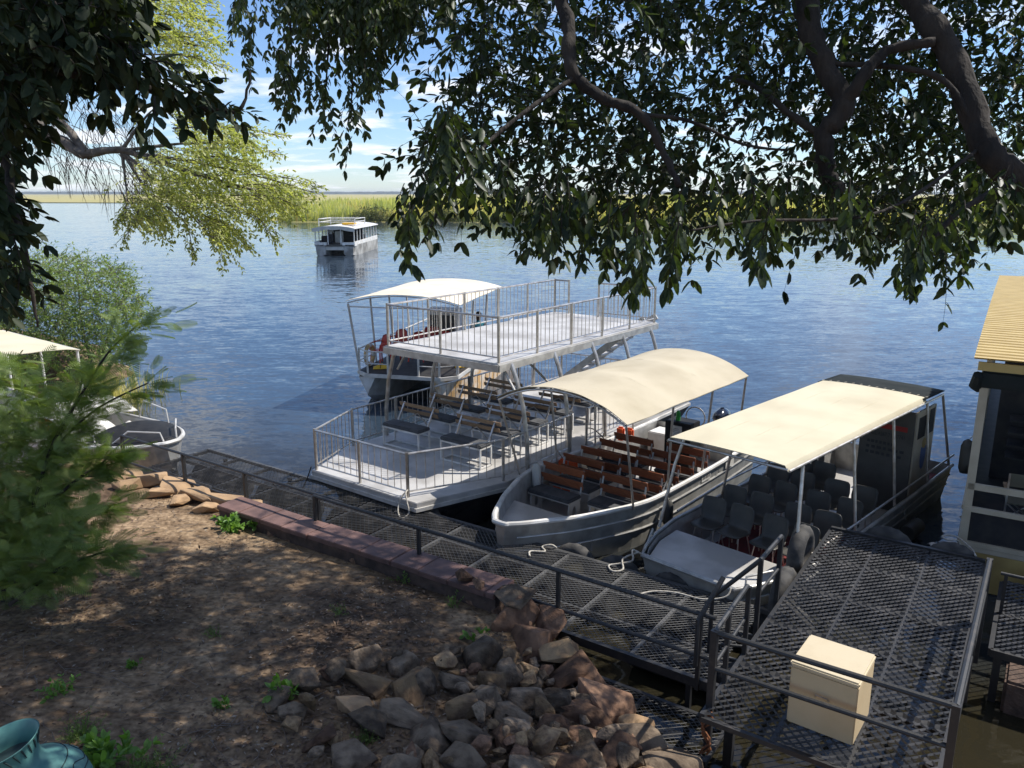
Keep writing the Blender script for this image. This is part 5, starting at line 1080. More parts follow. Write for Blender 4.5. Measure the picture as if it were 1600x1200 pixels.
def flat_boat():
    O, hd = (2.4, 10.2), 45.0; rz = -R_(hd); F = frame(O, hd)
    t = thing('passenger_boat', 'aluminium boat with grey chairs under a flat beige canopy', 'boat', (O[0], O[1], 0), rz)
    st = [(.06, .76, .66, .60, .15, .05), (.35, .90, .66, .74, .0, -.1), (.8, 1.05, .66, .9, -.08, -.2), (1.5, 1.17, .66, 1.02, -.1, -.25), (3, 1.19, .66, 1.05, -.1, -.25), (5.2, 1.19, .66, 1.05, -.1, -.25), (7.45, 1.18, .70, 1.04, -.05, -.25)]
    hull_part(t, st, 'hullalu', 'alu', floor=.12); gunwale(t, st, .032, 'alu')
    pipe(t, [(-.76, .05, .66), (.76, .05, .66)], .036, 'bow_rail', 'alu')
    for s in (-1, 1):
        for dz in (-.2, -.4): pipe(t, [(s*(g+(c-g)*(-dz)/(zg-zc)+.006), v, zg+dz) for (v, g, zg, c, zc, zk) in st], .018, 'strake', 'alu', 6)
        pipe(t, [(s*1.12, 1.5, .82), (s*1.19, 3, .88), (s*1.19, 7.4, .92)], .018, 'side_rail', 'steel')
        pipe(t, [(s*.82, .2, .68), (s*.80, .25, .80), (s*.98, .62, .82), (s*1.02, .7, .68)], .016, 'grab_rail', 'alu')
    mb = MB(); mb.add([(-.70, .12, .60), (.70, .12, .60), (.93, .75, .60), (.98, 1.28, .60), (-.98, 1.28, .60), (-.93, .75, .60), (-.98, 1.28, .13), (.98, 1.28, .13)], [(0, 1, 2, 3, 4, 5), (4, 3, 7, 6)]); mb.build('foredeck', 'plate', t)
    # flat canvas roof
    def fn(a, b):
        u = a*2-1; z = 2.24+.035*(1-abs(u)**2.5)-(.07 if abs(u) > .985 else 0)-.012*abs(math.sin(b*math.pi*4))*math.sin(3.14*a)+.003*math.sin(27*a+5*b)*math.sin(19*b); return (u*(.96+.02*b), .88+5.25*b, z)
    mb = MB(); mb.grid(fn, 40, 56, thick=.012); mb.build('canopy', 'canvasc', t, smooth='auto')
    def fn2(a, b): u = a*2-1; return (u*.985, 6.02+1.05*b, 2.232+.03*(1-abs(u)**2.5)-.02*b)
    mb = MB(); mb.grid(fn2, 12, 4, thick=.012); mb.build('rear_canopy', 'canvasdark', t, smooth=True)
    for i in range(14): mb = MB(); mb.tube([((i/13*2-1)*.95, 6.13, 2.25+.034*(1-abs(i/13*2-1)**2.5)), ((i/13*2-1)*.95+.03, 6.17, 2.255+.032*(1-abs(i/13*2-1)**2.5))], .006, 4); mb.build('lacing', 'rope', t)
    for u_ in (-.5, 0, .5): MB().tube([(u_*.97, .89+5.22*b/20, 2.234+.035*(1-abs(u_)**2.5)-.012*abs(math.sin(b/20*math.pi*4))*math.sin(3.14*(u_+1)/2)) for b in range(21)], .0065, 4).build('canopy_seam', 'canvasseam', t)
    pipe(t, [(-.95, .89, 2.19), (.95, .89, 2.19)], .02, 'roof_rail', 'steel')
    for s in (-1, 1):
        pipe(t, [(s*.97, .9, 2.17), (s*.99, 7.0, 2.15)], .02, 'roof_rail', 'steel')
        for i in range(22): upright(t, s*.975, 1.3+.22*i, 2.13, .05, .012, 'rope', 'lacing', 5)
        pipe(t, [(s*.95, 1.35, 2.16), (s*1.02, 1.2, 1.7), (s*1.12, 1.0, .70)], .026, 'roof_post', 'steel')
        for v in (3.0, 4.6, 6.2): pipe(t, [(s*.97, v, 2.16), (s*1.16, v-.05, .68)], .024, 'roof_post', 'steel')
        pipe(t, [(s*.98, 7.0, 2.15), (s*1.14, 7.35, .72)], .024, 'roof_post', 'steel')
    # narrow cabin at the stern with writing
    mb = MB(); mb.box((.50, 5.72, 1.08), (.92, .05, 1.9)); cp_ = mb.build('cabin_panel', 'panelshade', t)
    mb = MB(); mb.box((.97, 6.22, 1.22), (.04, .95, 1.62)); cs_ = mb.build('cabin_side', 'framecream', t)
    mb = MB(); mb.box((.993, 6.02, 1.72), (.006, .36, .40)); mb.build('cabin_window', 'black', cs_)
    mb = MB(); mb.box((.993, 6.50, 1.75), (.006, .26, .46)); mb.build('cabin_window', 'black', cs_)
    mb = MB(); mb.prism([(-.13, .34), (.13, .34), (.13, .1), (.08, -.05), (0, -.1), (-.08, -.05), (-.13, .1)], 0, .005); e = mb.build('emblem_shield', 'bluesign', cs_, loc=(.994, 6.22, .98), rot=(R_(90), 0, R_(90)))
    mb = MB(); mb.lathe([(0, .005), (.10, .005), (.10, 0)], 14); mb.build('emblem_top', 'yellowhull', cs_, loc=(.995, 6.22, 1.38), rot=(R_(90), 0, R_(90)))
    mb = MB(); mb.box((.50, 5.690, 1.70), (.72, .006, .09)); mb.build('red_sign_bar', 'redsign', cp_)
    text_part('CALL +267 71257741', .105, 'ink', cp_, (.50, 5.690, 1.51), (R_(90), 0, 0), sx=.72)
    for i, (w_, x0) in enumerate(((.5, .42), (.7, .5), (.66, .48))):
        for k in range(7): mb = MB(); mb.box((x0-w_/2+w_*(k+.5)/7, 5.692, 1.38-.105*i), (w_/9*random.uniform(.6, 1), .004, .05)); mb.build('sign_mark', 'ink', cp_)
    mb = MB(); mb.box((-.72, 5.3, 1.12), (.42, .5, .9)); mb.build('side_locker', 'panelshade', t, bevel=.01)
    mb = MB(); mb.box((.45, 6.9, .35), (1.2, .5, .4)); mb.build('stern_seat', 'redmat', t, bevel=.02)
    outboard(t, 0, 7.7, .65)
    o = thing('plastic_barrel', 'grey plastic barrel fender on the right side of the flat-canopy boat', 'barrel', F(1.36, 4.95, .20), rz)
    mb = MB(); ax = Euler((R_(-90), 0, 0)).to_matrix(); mb.lathe([(0, -.25), (.12, -.25), (.14, -.22), (.14, .22), (.12, .25), (0, .25)], 16, ax); mb.build('shell', 'greyplastic', o, smooth='auto')
    mb = MB(); mb.tube([(-.12, 0, .12), (-.2, 0, .42)], .008, 5); mb.build('cord', 'rope', o)
    mb = MB(); mb.box((0, 0, 0), (1.5, 2.6, .015)); tag(mb.build('floor_mat', 'redmat', loc=F(-.05, 2.6, .135), rot=(0, 0, rz)), 'dark red mat on the floor of the flat-canopy boat', 'mat')
    proto = plastic_chair(); first = True
    cols = (('far left', -.80), ('inner left', -.31), ('inner right', .30), ('far right', .78))
    for r in range(5):
        for nm_, u in cols:
            if r == 4 and u > 0: continue
            b = proto if first else copy_tree(proto); first = False
            b.location = F(u+random.uniform(-.03, .03), 1.86+.75*r+random.uniform(-.03, .03), .146); b.rotation_euler = (0, 0, rz+random.uniform(-.12, .12))
            tag(b, f'grey plastic shell chair, {ordinal(r)} row {nm_} in the flat-canopy boat', 'chair', 'chairs in the flat-canopy boat')
    for i, (u, v, z, lab) in enumerate([(.98, 1.35, .62, 'orange life jacket by the right bow of the flat-canopy boat')]):
        j = thing('life_jacket', lab, 'life jacket', F(u-.1, v, .2), rz, 'life jackets')
        for s in (-1, 1): mb = MB(); mb.box((s*.09, 0, .15), (.16, .10, .30)); mb.build('panel', 'orange', j, bevel=.035)
        mb = MB(); mb.box((0, -.056, .15), (.34, .012, .03)); mb.build('strap', 'whitepaint', j)
    rope([F(-.72, .0, .70), F(-.85, -.06, .74), F(-.80, -.12, .62), F(-.95, -.22, .55), F(-1.05, -.35, .53), F(-.9, -.45, .53), F(-.82, -.32, .54), F(-.95, -.15, .60), F(-.78, -.03, .72)], .014, 'white rope looped round the left bow corner of the flat-canopy boat')
    rope([F(.72, .0, .70), F(.70, -.1, .60), F(.45, -.25, .53), F(.1, -.35, .53), F(-.15, -.55, .53), F(-.25, -.85, .53)], .013, 'white rope from the right bow corner lying across the dock mesh')

def red_chair_boat():
    O, hd = (-3.01, 21.4), 14.0; rz = -R_(hd); F0 = frame(O, hd); F = lambda u, v, z=0: F0(u, v, z+.2)
    t = thing('catamaran', 'white catamaran with red chairs and cream canopy behind the pontoon boat', 'boat', (O[0], O[1], .2), rz)
    out_ = [(-1.1, 0), (1.1, 0), (1.5, .35), (1.5, 7), (-1.5, 7), (-1.5, .35)]
    mb = MB(); mb.prism(out_, .62, .72); mb.build('deck', 'aluwhite', t); mb = MB(); mb.prism([(x*.97, y*.985+.05) for x, y in out_], .721, .728); mb.build('deck_mat', 'darkhull', t)
    for s in (-1, 1):
        st = [(.05, .25, .62, .06, .25, .1), (.7, .42, .62, .3, -.05, -.3), (1.6, .48, .62, .42, -.3, -.5), (7, .48, .62, .42, -.3, -.5)]; mb = MB(); vv = []
        for (v, g, zg, c, zc, zk) in st: vv += [(s*1.08-g, v, zg), (s*1.08-c, v, zc), (s*1.08, v, zk), (s*1.08+c, v, zc), (s*1.08+g, v, zg)]
        mb.add(vv, [(i*5+j, i*5+j+1, i*5+6+j, i*5+5+j) for i in range(3) for j in range(4)]+[(4, 3, 2, 1, 0), (15, 16, 17, 18, 19)]); mb.build('hull', 'rusthull' if s > 0 else 'whitepaint', t)
        railing(t, [(s*1.45, 6.8), (s*1.45, .40), (s*1.05, .06), (s*.45, .06)], .72, .62, post=2.2, bal=99, m='aluwhite', low=.28)
    canopy(t, 1.65, .1, 4.5, 2.72, .22, 'canvase', thick=.015)
    for v in (.12, 1.6, 3.0, 4.45):
        arch_frame(t, 1.6, v, 2.72, .22, m='aluwhite')
        for s in (-1, 1): pipe(t, [(s*1.58, v, 2.64), (s*1.46, max(v, .42), .72)], .032, 'canopy_post', 'aluwhite')
    pipe(t, [(-1.6, .12, 2.57), (1.6, .12, 2.57)], .02, 'canopy_rail', 'aluwhite')
    mb = MB(); mb.box((.0, 3.7, 1.4), (1.0, .5, 1.4)); mb.build('helm_cabin', 'whitepaint', t, bevel=.03)
    mb = MB(); mb.box((.0, 3.44, 1.65), (.8, .03, .5)); mb.build('windscreen', 'greyplastic', t)
    proto = red_chair(); first = True
    for k, (u, v, r, lab) in enumerate([(-1.2, 1.35, 1.9, 'red plastic armchair at the front left of the catamaran'), (-1.05, 2.3, 2.2, 'red plastic chair in the second row of the catamaran'), (-.1, 3.0, 3.0, 'red plastic chair in front of the catamaran helm'), (1.05, 2.7, 3.0, 'red plastic chair at the right side of the catamaran'), (1.05, 3.9, 2.8, 'red plastic chair at the right rear of the catamaran'), (-.3, 2.0, 2.5, 'red plastic chair in the middle of the catamaran deck'), (-.35, 3.0, 2.3, 'red plastic chair just left of the catamaran helm'), (.45, 2.3, 2.6, 'red plastic chair right of the middle of the catamaran deck')]):
        b = proto if first else copy_tree(proto); first = False
        b.location = F(u, v, .73); b.rotation_euler = (0, 0, rz+r-2.4); tag(b, lab, 'chair', 'red chairs on the catamaran')
    l = thing('life_ring', 'yellowed life ring on the left rail of the catamaran', 'life ring', F(-1.40, 1.0, 1.05), rz)
    mb = MB(); mb.tube([(0, .28*math.cos(a*.314), .28*math.sin(a*.314)) for a in range(20)], .06, 8, closed=True); mb.build('ring', 'lifering', l, smooth=True)
    for a in (0, 5, 10, 15): mb = MB(); mb.tube([(0, .28*math.cos((a-.8)*.314), .28*math.sin((a-.8)*.314)), (0, .28*math.cos((a+.8)*.314), .28*math.sin((a+.8)*.314))], .066, 8); mb.build('band', 'whitepaint', l)
    for k, (u, v, lab) in enumerate([(-.95, .75, 'yellow bundle on the left of the catamaran foredeck'), (1.25, 1.5, 'yellow bundle by the right rail of the catamaran')]):
        o = thing('yellow_bundle', lab, 'bundle', F(u, v, .73), rz+.4, 'yellow bundles'); mb = MB(); mb.grid(lambda a, b: (.22*(a*2-1), .16*(b*2-1), .02+.10*math.sin(a*3.1)*math.sin(b*3.1)+.03*math.sin(9*a)*math.sin(7*b)), 10, 8, thick=.02); mb.build('cloth', 'yellow', o, smooth=True); mb = MB(); mb.tube([(-.02, -.16, .03), (0, 0, .14), (.02, .16, .03)], .01, 5); mb.build('strap', 'black', o)
    person('person', 'person in a teal shirt sitting at the rear of the catamaran', F(1.05, 3.86, .73), rz+R_(22), 'tealshirt', sit=True)

def person(name, label, loc, rz, shirt, sit=False):
    me = bpy.data.meshes.new('body'); k = 1
    if sit: J = {'pel': (0, 0, .48), 'ch': (0, .02, .78), 'nk': (0, .01, .98), 'hd': (0, -.01, 1.12), 'ht': (0, 0, 1.22), 'hl': (-.1, 0, .46), 'kl': (-.12, -.42, .47), 'al': (-.12, -.42, .06), 'fl': (-.13, -.55, .04), 'hr': (.1, 0, .46), 'kr': (.12, -.42, .47), 'ar': (.12, -.42, .06), 'fr': (.13, -.55, .04), 'sl': (-.19, .01, .90), 'el': (-.25, -.06, .65), 'wl': (-.16, -.28, .56), 'ml': (-.13, -.36, .55), 'sr': (.19, .01, .90), 'er': (.25, -.06, .65), 'wr': (.16, -.28, .56), 'mr': (.13, -.36, .55)}
    else: J = {'pel': (0, 0, .92), 'ch': (0, .0, 1.22), 'nk': (0, .0, 1.44), 'hd': (0, -.02, 1.57), 'ht': (0, 0, 1.68), 'hl': (-.1, 0, .88), 'kl': (-.11, -.02, .48), 'al': (-.11, .02, .08), 'fl': (-.12, -.13, .04), 'hr': (.1, 0, .88), 'kr': (.11, -.02, .48), 'ar': (.11, .02, .08), 'fr': (.12, -.13, .04), 'sl': (-.19, 0, 1.36), 'el': (-.24, .02, 1.08), 'wl': (-.2, -.2, 1.02), 'ml': (-.18, -.28, 1.03), 'sr': (.19, 0, 1.36), 'er': (.24, .02, 1.08), 'wr': (.2, -.2, 1.02), 'mr': (.18, -.28, 1.03)}
    rad = {'pel': .14, 'ch': .15, 'nk': .058, 'hd': .098, 'ht': .07, 'hl': .095, 'kl': .062, 'al': .042, 'fl': .04, 'sl': .062, 'el': .044, 'wl': .03, 'ml': .036}
    for q in 'hkafsewm': rad[q+'r'] = rad[q+'l']
    ed = [('pel', 'ch'), ('ch', 'nk'), ('nk', 'hd'), ('hd', 'ht')]
    for s in 'lr': ed += [('pel', 'h'+s), ('h'+s, 'k'+s), ('k'+s, 'a'+s), ('a'+s, 'f'+s), ('ch', 's'+s), ('s'+s, 'e'+s), ('e'+s, 'w'+s), ('w'+s, 'm'+s)]
    ks = list(J); me.from_pydata([J[q] for q in ks], [(ks.index(a), ks.index(b)) for a, b in ed], [])
    o = bpy.data.objects.new('tmp', me); C.objects.link(o); sm = o.modifiers.new('s', 'SKIN'); o.modifiers.new('u', 'SUBSURF').levels = 2
    for i, q in enumerate(ks): me.skin_vertices[0].data[i].radius = (rad[q], rad[q]*.85); me.skin_vertices[0].data[i].use_root = q == 'pel'
    m2 = bpy.data.meshes.new_from_object(o.evaluated_get(bpy.context.evaluated_depsgraph_get())); bpy.data.objects.remove(o)
    m2.materials.clear()
    for q in (shirt, 'trousers', 'skin'): m2.materials.append(M[q])
    nk = J['nk'][2]+.01; hip = J['pel'][2]+.03
    for p in m2.polygons:
        c = p.center; p.material_index = 2 if c.z > nk or (abs(c.x) > .1 and c.y < J['wl'][1]+.09 and c.z > J['wl'][2]-.08 and c.z < J['wl'][2]+.08 and c.y < -.1) else 1 if (c.z < hip and not (abs(c.x) > .17 and c.z > J['el'][2]-.05)) else 0
        p.use_smooth = True
    t = thing(name, label, 'person', loc, rz); link('body', m2, t)
    h = Vector(J['hd']); mb = MB(); mb.grid(lambda a, b: (h.x+.105*math.cos(6.2832*a)*math.sin(1.75*b), h.y+.015+.115*math.sin(6.2832*a)*math.sin(1.75*b), h.z+.035+.115*math.cos(1.75*b)), 14, 6); mb.build('hair', 'hair', t, smooth=True)
    return t

def cruise_boat():
    O, hd = (-16.9, 77.0), 2.0; rz = -R_(hd); F = frame(O, hd)
    t = thing('river_cruiser', 'distant white twin-hull cruise boat out on the river', 'boat', (O[0], O[1], 0), rz)
    for s in (-1, 1):
        mb = MB(); st = [(0, .50, 1.0, .42, .1, -.1), (1.2, .62, 1.0, .58, -.1, -.3), (11, .62, 1.0, .58, -.1, -.3)]; vv = []
        for (v, g, zg, c, zc, zk) in st: vv += [(s*1.33-g, v, zg), (s*1.33-c, v, zc), (s*1.33, v, zk), (s*1.33+c, v, zc), (s*1.33+g, v, zg)]
        mb.add(vv, [(i*5+j, i*5+j+1, i*5+6+j, i*5+5+j) for i in range(2) for j in range(4)]+[(4, 3, 2, 1, 0), (10, 11, 12, 13, 14)]); mb.build('hull', 'dirtyshadehull', t)
        mb = MB(); mb.bar((s*1.9, .1, 1.1), (s*1.9, 10.9, 1.2), .08, .42); mb.build('bulwark', 'whitepaint', t)
        mb = MB(); mb.bar((s*1.88, .1, 1.12), (s*.75, .02, 1.12), .08, .28); mb.build('bulwark', 'whitepaint', t)
        for i in range(9): upright(t, s*1.86, .25+1.3*i, 1.15, 1.45, .05, 'whitepaint', 'post')
        mb = MB(); mb.bar((s*1.85, 4.5, 2.1), (s*1.85, 10.8, 2.1), .03, 1.0); 
        if s < 0: pass
    mb = MB(); mb.box((0, 5.5, .95), (3.7, 11, .16)); mb.build('deck', 'greyplastic', t)  # dark floor colour paints in the shade under the roof
    mb = MB(); mb.box((0, .12, .72), (1.7, .08, .4)); mb.build('front_beam', 'greytarp', t)
    canopy(t, 2.05, -.2, 11.0, 2.56, .24, 'whitepaint', thick=.06, name='roof')
    mb = MB(); mb.grid(lambda a, b: ((a*2-1)*2.05, -.21-.02*math.sin(9*a), 2.56+.24*(1-abs(a*2-1)**2.1)-b*(.30+.08*abs(math.sin(a*9.4)))), 18, 3, thick=None); mb.build('valance', 'greytarp', t)
    for s in (-.62, .62): upright(t, s, .1, 1.0, 1.72, .05, 'whitepaint', 'post')
    pth = [(-1.8, 1.5), (1.7, 1.5), (1.7, 6), (-1.8, 6), (-1.8, 1.5)]
    for a, b in zip(pth[:-1], pth[1:]):
        for z in (3.1, 3.4): pipe(t, [(*a, z), (*b, z)], .035, 'roof_rail', 'whitepaint', 6)
        upright(t, a[0], a[1], 2.7, .7, .04, 'whitepaint', 'roof_post')
    mb = MB(); mb.box((.9, 2.6, 2.92), (1.2, 1.2, .18)); mb.build('yellow_raft', 'yellow', t, bevel=.05)
    mb = MB(); mb.box((-.3, 3.2, 1.6), (.7, .6, 1.1)); mb.build('helm', 'whitepaint', t, bevel=.03)
    mb = MB(); mb.box((0, 4.6, 1.75), (3.5, .2, 1.6)); mb.build('shade_backing', 'black', t)  # black sheet added to paint the shaded interior
    for k in range(5): mb = MB(); mb.box((1.2 if k % 2 else -1.2, 2+1.2*k, 1.4), (1.0, .6, .75)); mb.build('seat', 'black', t, bevel=.05)  # black seats, added to deepen the painted interior shade
    person('person', 'distant person in a white shirt standing inside the cruise boat', F(-.62, 1.3, 1.03), rz, 'whiteshirt')

def house_boat():
    O, hd = (6.72, 11.1), 32.0; rz = -R_(hd); F = frame(O, hd)
    t = thing('house_boat', 'big boat with yellow corrugated roof at the right edge', 'boat', (O[0], O[1], 0), rz)
    W, L = 5.0, 13.0
    mb = MB(); vv = []
    for (v, a, z0, z1) in ((-.05, .25, .02, .62), (.9, .05, -.3, .62), (L, .05, -.3, .62)): vv += [(a, v, z0), (W-a, v, z0), (W, v, z1), (0, v, z1)]
    mb.add(vv, [(3, 2, 1, 0), (8, 9, 10, 11)]+[(4*i+j, 4*i+(j+1) % 4, 4*i+4+(j+1) % 4, 4*i+4+j) for i in range(2) for j in range(4)]); mb.build('hull', 'yellowhull', t)
    mb = MB(); mb.box((W/2, L/2, .66), (W+.06, L+.1, .07)); mb.build('rubbing_strake', 'framecream', t)
    mb = MB(); mb.box((W/2, .02, .98), (W, .05, .56)); mb.build('front_panel', 'darkhull', t); mb = MB(); mb.box((.02, L/2, .98), (.05, L-.2, .56)); mb.build('side_panel', 'darkhull', t)
    for z in (.735, 1.27): mb = MB(); mb.box((W/2, -.02, z), (W+.04, .07, .07)); mb.build('rail', 'framecream', t); mb = MB(); mb.box((-.01, L/2, z), (.07, L, .06)); mb.build('rail', 'framecream', t)
    mb = MB(); mb.box((W/2, -.015, 1.62), (W, .06, .09)); mb.build('rail', 'framecream', t); mb = MB(); mb.box((.0, L/2, 1.62), (.05, L, .06)); mb.build('rail', 'framecream', t)
    for x in (.03, W/2, W-.03): mb = MB(); mb.box((x, .0, 2.05), (.11, .09, 2.66)); mb.build('post', 'framecream', t)
    for v in (2.6, 5.2, 7.8, 10.4, 12.9): mb = MB(); mb.box((.02, v, 2.05), (.07, .07, 2.66)); mb.build('post', 'framecream', t)
    mb = MB(); mb.box((W/2, L/2, .74), (W-.1, L-.2, .04)); mb.build('deck', 'darkhull', t)
    mb = MB(); mb.box((W/2+.1, 3.4, 2.0), (W-.3, .08, 2.5)); mb.build('shade_backing', 'darkhull', t)  # dark wall stands in for the shaded interior
    mb = MB(); mb.box((W/2, -.06, 3.24), (W+.1, .10, .26)); mb.build('rolled_blind', 'canvasdark', t, bevel=.04)
    mb = MB(); mb.tube([(-.06, -.1, 3.30), (-.08, 0, 3.12), (-.03, .05, 3.05)], [.07, .09, .05], 8); mb.build('blind_end', 'canvasdark', t)
    mb = MB(); mb.box((W/2, -.12, 3.43), (W+.16, .05, .12)); mb.build('fascia', 'yellowroof', t)
    # corrugated roof, ribs across the boat
    n = 62; mb = MB(); vv = []
    for i in range(4*n+1):
        v = -.2+13.6*i/(4*n); z = 3.56-(.055 if i % 4 == 3 else 0)+.10*math.sin(math.pi*i/(4*n)); vv += [(-.14, v, z), (W+.15, v, z+.02)]
    mb.add(vv, [(2*i, 2*i+1, 2*i+3, 2*i+2) for i in range(4*n)]); o = mb.build('roof', 'yellowroof', t)
    mb = MB(); 
    for s in (1.0, 1.45): mb.bar((s, 2.6, 3.64), (s, 7.5, 3.66), .05, .04)
    for k in range(12): mb.bar((1.0, 2.8+.4*k, 3.64), (1.45, 2.8+.4*k, 3.64), .03, .03)
    mb.build('roof_ladder', 'framecream', t)
    # folding chairs inside
    for k, (u, v, r, lab) in enumerate([(.75, .9, .1, 'folding canvas chair just inside the yellow-roofed boat'), (1.9, 1.2, -.2, 'second folding canvas chair inside the yellow-roofed boat')]):
        c = thing('folding_chair', lab, 'chair', F(u, v, .77), rz+r+math.pi, 'folding chairs in the yellow-roofed boat')
        mb = MB(); mb.box((0, 0, .45), (.5, .42, .02)); mb.build('seat', 'khaki', c); mb = MB(); mb.box((0, .2, .82), (.5, .02, .2)); mb.build('backrest', 'khaki', c)
        for s in (-1, 1):
            mb = MB(); mb.bar((s*.26, .21, .02), (s*.26, .21, .92), .03, .025); mb.build('back_post', 'steel', c); mb = MB(); mb.bar((s*.26, -.2, .64), (s*.26, .22, .64), .05, .025); mb.build('armrest', 'awood', c)
            mb = MB(); mb.bar((s*.24, -.2, .02), (-s*.24, -.2, .43), .025, .02); mb.build('leg', 'steel', c); mb = MB(); mb.bar((s*.24, .16, .02), (-s*.24, .16, .43), .025, .02); mb.build('leg', 'steel', c)
    for k in range(4): mb = MB(); mb.box((.75, 2.9, 1.35+.22*k), (.62, .5, .04)); tag(mb.build('stacked_mattress', 'darkhull', bevel=.015, loc=(O[0], O[1], 0), rot=(0, 0, rz)), ['lowest', 'second lowest', 'second highest', 'topmost'][k]+' dark mattress of the stack inside the yellow-roofed boat', 'mattress', 'stacked dark mattresses')
    f = thing('boat_fender', 'dark fender on the left side of the yellow-roofed boat', 'fender', F(-.12, 2.2, 1.1), rz, 'boat fenders')
    mb = MB(); mb.lathe([(0, 0), (.07, .02), (.10, .1), (.10, .5), (.07, .58), (.02, .62)], 14); mb.build('body', 'greyplastic', f, smooth=True); mb = MB(); mb.tube([(0, 0, .6), (.1, 0, .75)], .008, 5); mb.build('cord', 'rope', f)
    rope([F(.05, -.08, .68), F(.02, -.14, .3), F(.02, -.25, .62), F(-.02, -.55, .94), F(-.15, -.62, .95), F(-.22, -.5, .95), F(-.05, -.45, .96), F(.15, -.75, .95), F(.22, -1.0, .95)], .013, 'white rope from the yellow-roofed boat lying on the end of the pier')

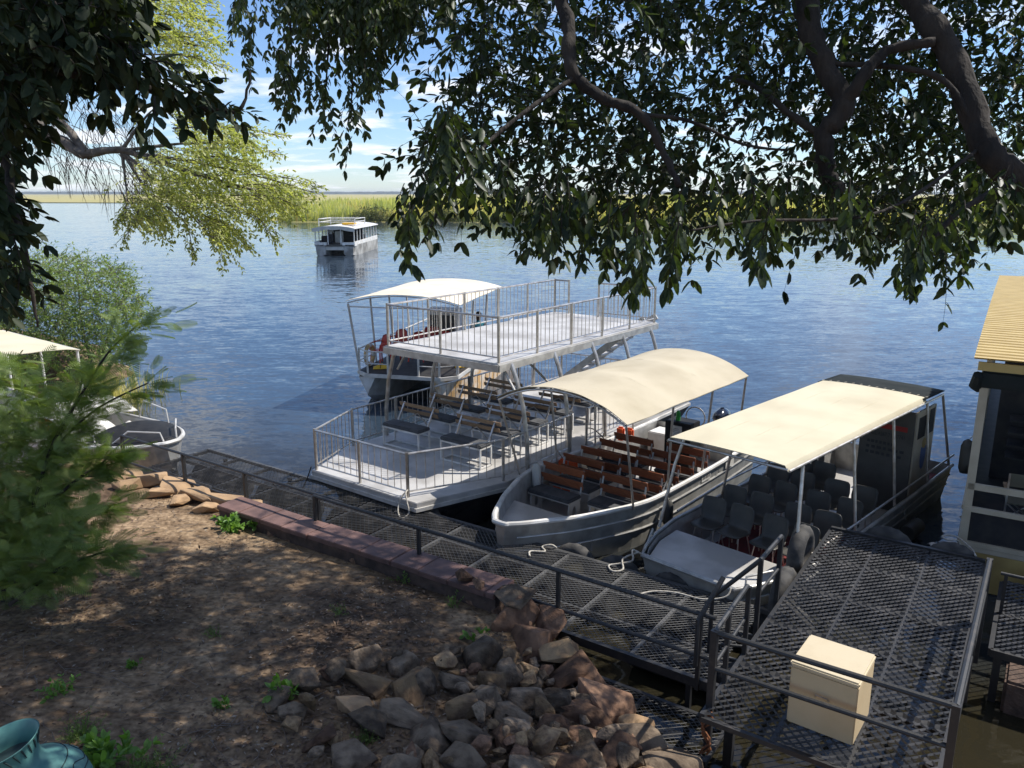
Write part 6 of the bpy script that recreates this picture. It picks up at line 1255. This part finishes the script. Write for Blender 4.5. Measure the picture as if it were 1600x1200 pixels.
def left_boats():
    O, hd = (-6.95, 15.6), -58.0; rz = -R_(hd); F = frame(O, hd)
    t = thing('motor_boat', 'small silver motor boat with grey covers moored behind the shrub', 'boat', (O[0], O[1], 0), rz)
    st = smooth_st([(0, .14, .86, .05, .3, .25), (.4, .55, .82, .35, .1, 0), (1.0, .84, .78, .65, -.05, -.15), (2.0, 1.0, .74, .84, -.1, -.2), (4.8, 1.0, .72, .86, -.1, -.2)], 4)
    hull_part(t, st, 'alu', 'whitepaint', floor=.2); gunwale(t, st, .045, 'aluwhite')
    mb = MB(); fd = [s for s in st if s[0] < 1.6]; mb.grid(lambda a, b: ((a*2-1)*(np.interp(b*1.55+.05, [s[0] for s in fd], [s[1] for s in fd])-.04), b*1.55+.05, .88+.17*(1-(a*2-1)**2)*(.3+.7*b)-.04*b), 10, 12); mb.build('bow_tarp', 'black', t, smooth=True)
    for s in (-1, 1): pipe(t, [(s*.15, .05, .9), (s*.18, .1, 1.08), (s*.55, .6, 1.12), (s*.72, .9, .86)], .018, 'bow_rail', 'aluwhite'); pipe(t, [(s*.85, 1.3, .78), (s*.85, 1.35, 1.15), (s*.95, 2.3, 1.2), (s*1.0, 2.6, .78)], .018, 'side_rail', 'aluwhite')
    for k, (u, v, w_, h, lab) in enumerate([(-.25, 2.2, .42, .95, 'tall grey cloth draped over the helm of the silver motor boat'), (.35, 2.0, .40, .7, 'smaller grey cloth draped over the seat of the silver motor boat')]):
        o = thing('cloth_cover', lab, 'cover', F(u, v, .22), rz, 'grey cloth covers')
        mb = MB(); mb.grid(lambda a, b: ((w_*(.55+.65*(1-b)**.7+.07*math.sin(40*a+k)*(1-b)))*math.cos(6.2832*a)*math.sin(min(1.57, (1-b)*3+.05)), w_*(.55+.6*(1-b)**.7+.07*math.sin(40*a+k)*(1-b))*math.sin(6.2832*a)*math.sin(min(1.57, (1-b)*3+.05)), h*b**.8), 44, 10); mb.build('cloth', 'greytarp', o, smooth=True)
        mb = MB(); mb.tube([(w_*.9*math.cos(i*.35), w_*.9*math.sin(i*.35), h*.3) for i in range(18)], .008, 5, closed=True); mb.build('tie_cord', 'rope', o)
    mb = MB(); mb.grid(lambda a, b: ((a*2-1)*.9, 2.5+1.6*b, 1.0+.3*math.sin(3.1*b)*(1-.5*(a*2-1)**2)+.04*math.sin(11*a+9*b)), 12, 10, thick=.02); mb.build('stern_tarp', 'greytarp', t, smooth=True)
    O, hd = (-9.45, 16.05), -52.0; rz = -R_(hd); F = frame(O, hd)
    t = thing('canopy_boat', 'white boat with flat tan canopy at the left edge', 'boat', (O[0], O[1], 0), rz)
    st = [(0, .5, .85, .3, .2, .1), (.6, .9, .82, .7, -.05, -.1), (1.5, 1.1, .8, .95, -.1, -.2), (6, 1.1, .8, .95, -.1, -.2)]
    hull_part(t, st, 'whitepaint', 'whitepaint', floor=.2); gunwale(t, st, .04, 'aluwhite')
    canopy(t, 1.15, 1.3, 5.6, 2.36, .10, 'canvasc')
    for s in (-1, 1):
        for v in (1.4, 3.4, 5.5): pipe(t, [(s*1.12, v, 2.36), (s*1.08, v-.15, .8)], .028, 'canopy_post', 'whitepaint')
        pipe(t, [(s*1.13, 1.32, 2.35), (s*1.13, 5.58, 2.35)], .022, 'canopy_rail', 'whitepaint')
    for k, (u, v, lab) in enumerate([(-.4, 3.0, 'orange life jackets heap on the white left boat'), (.5, 1.9, 'orange life jacket near the bow of the white left boat')]):
        j = thing('life_jacket', lab, 'life jacket', F(u, v, .5), rz+.3*k, 'life jackets')
        for s in (-1, 1): mb = MB(); mb.box((s*.12, 0, .15), (.2, .14, .34)); mb.build('panel', 'orange', j, bevel=.04)
        mb = MB(); mb.box((0, -.076, .15), (.42, .012, .03)); mb.build('strap', 'whitepaint', j)
    # dry reeds at the water edge under the bush
    n = 500; x = NP.normal(-11.3, .5, n); y = NP.normal(21.5, .9, n); blades('waterside_grass', np.stack([x, y, np.full(n, -.05)], -1), .4, 1.1, .012, .22, 'reedstraw')['label'] = 'dry straw grass standing in the water below the bush'

bank_wall(); dock(); pier()
pontoon_boat(); arched_boat(); flat_boat(); red_chair_boat(); cruise_boat(); house_boat(); left_boats()
vegetation()

# ------------------------------------------------------------------ river haze: even, thin air round the whole place
hm = bpy.data.materials.new('haze_air'); hm.use_nodes = True; hn = hm.node_tree; hn.nodes.clear()
pv = hn.nodes.new('ShaderNodeVolumePrincipled'); pv.inputs['Color'].default_value = (.80, .88, 1.0, 1); pv.inputs['Density'].default_value = .00012; pv.inputs['Anisotropy'].default_value = .2
ho = hn.nodes.new('ShaderNodeOutputMaterial'); hn.links.new(pv.outputs[0], ho.inputs['Volume']); M['haze_air'] = hm
mb = MB(); mb.box((0, 4500, 9.5), (12400, 9400, 25)); tag(mb.build('haze', 'haze_air'), kind='stuff')
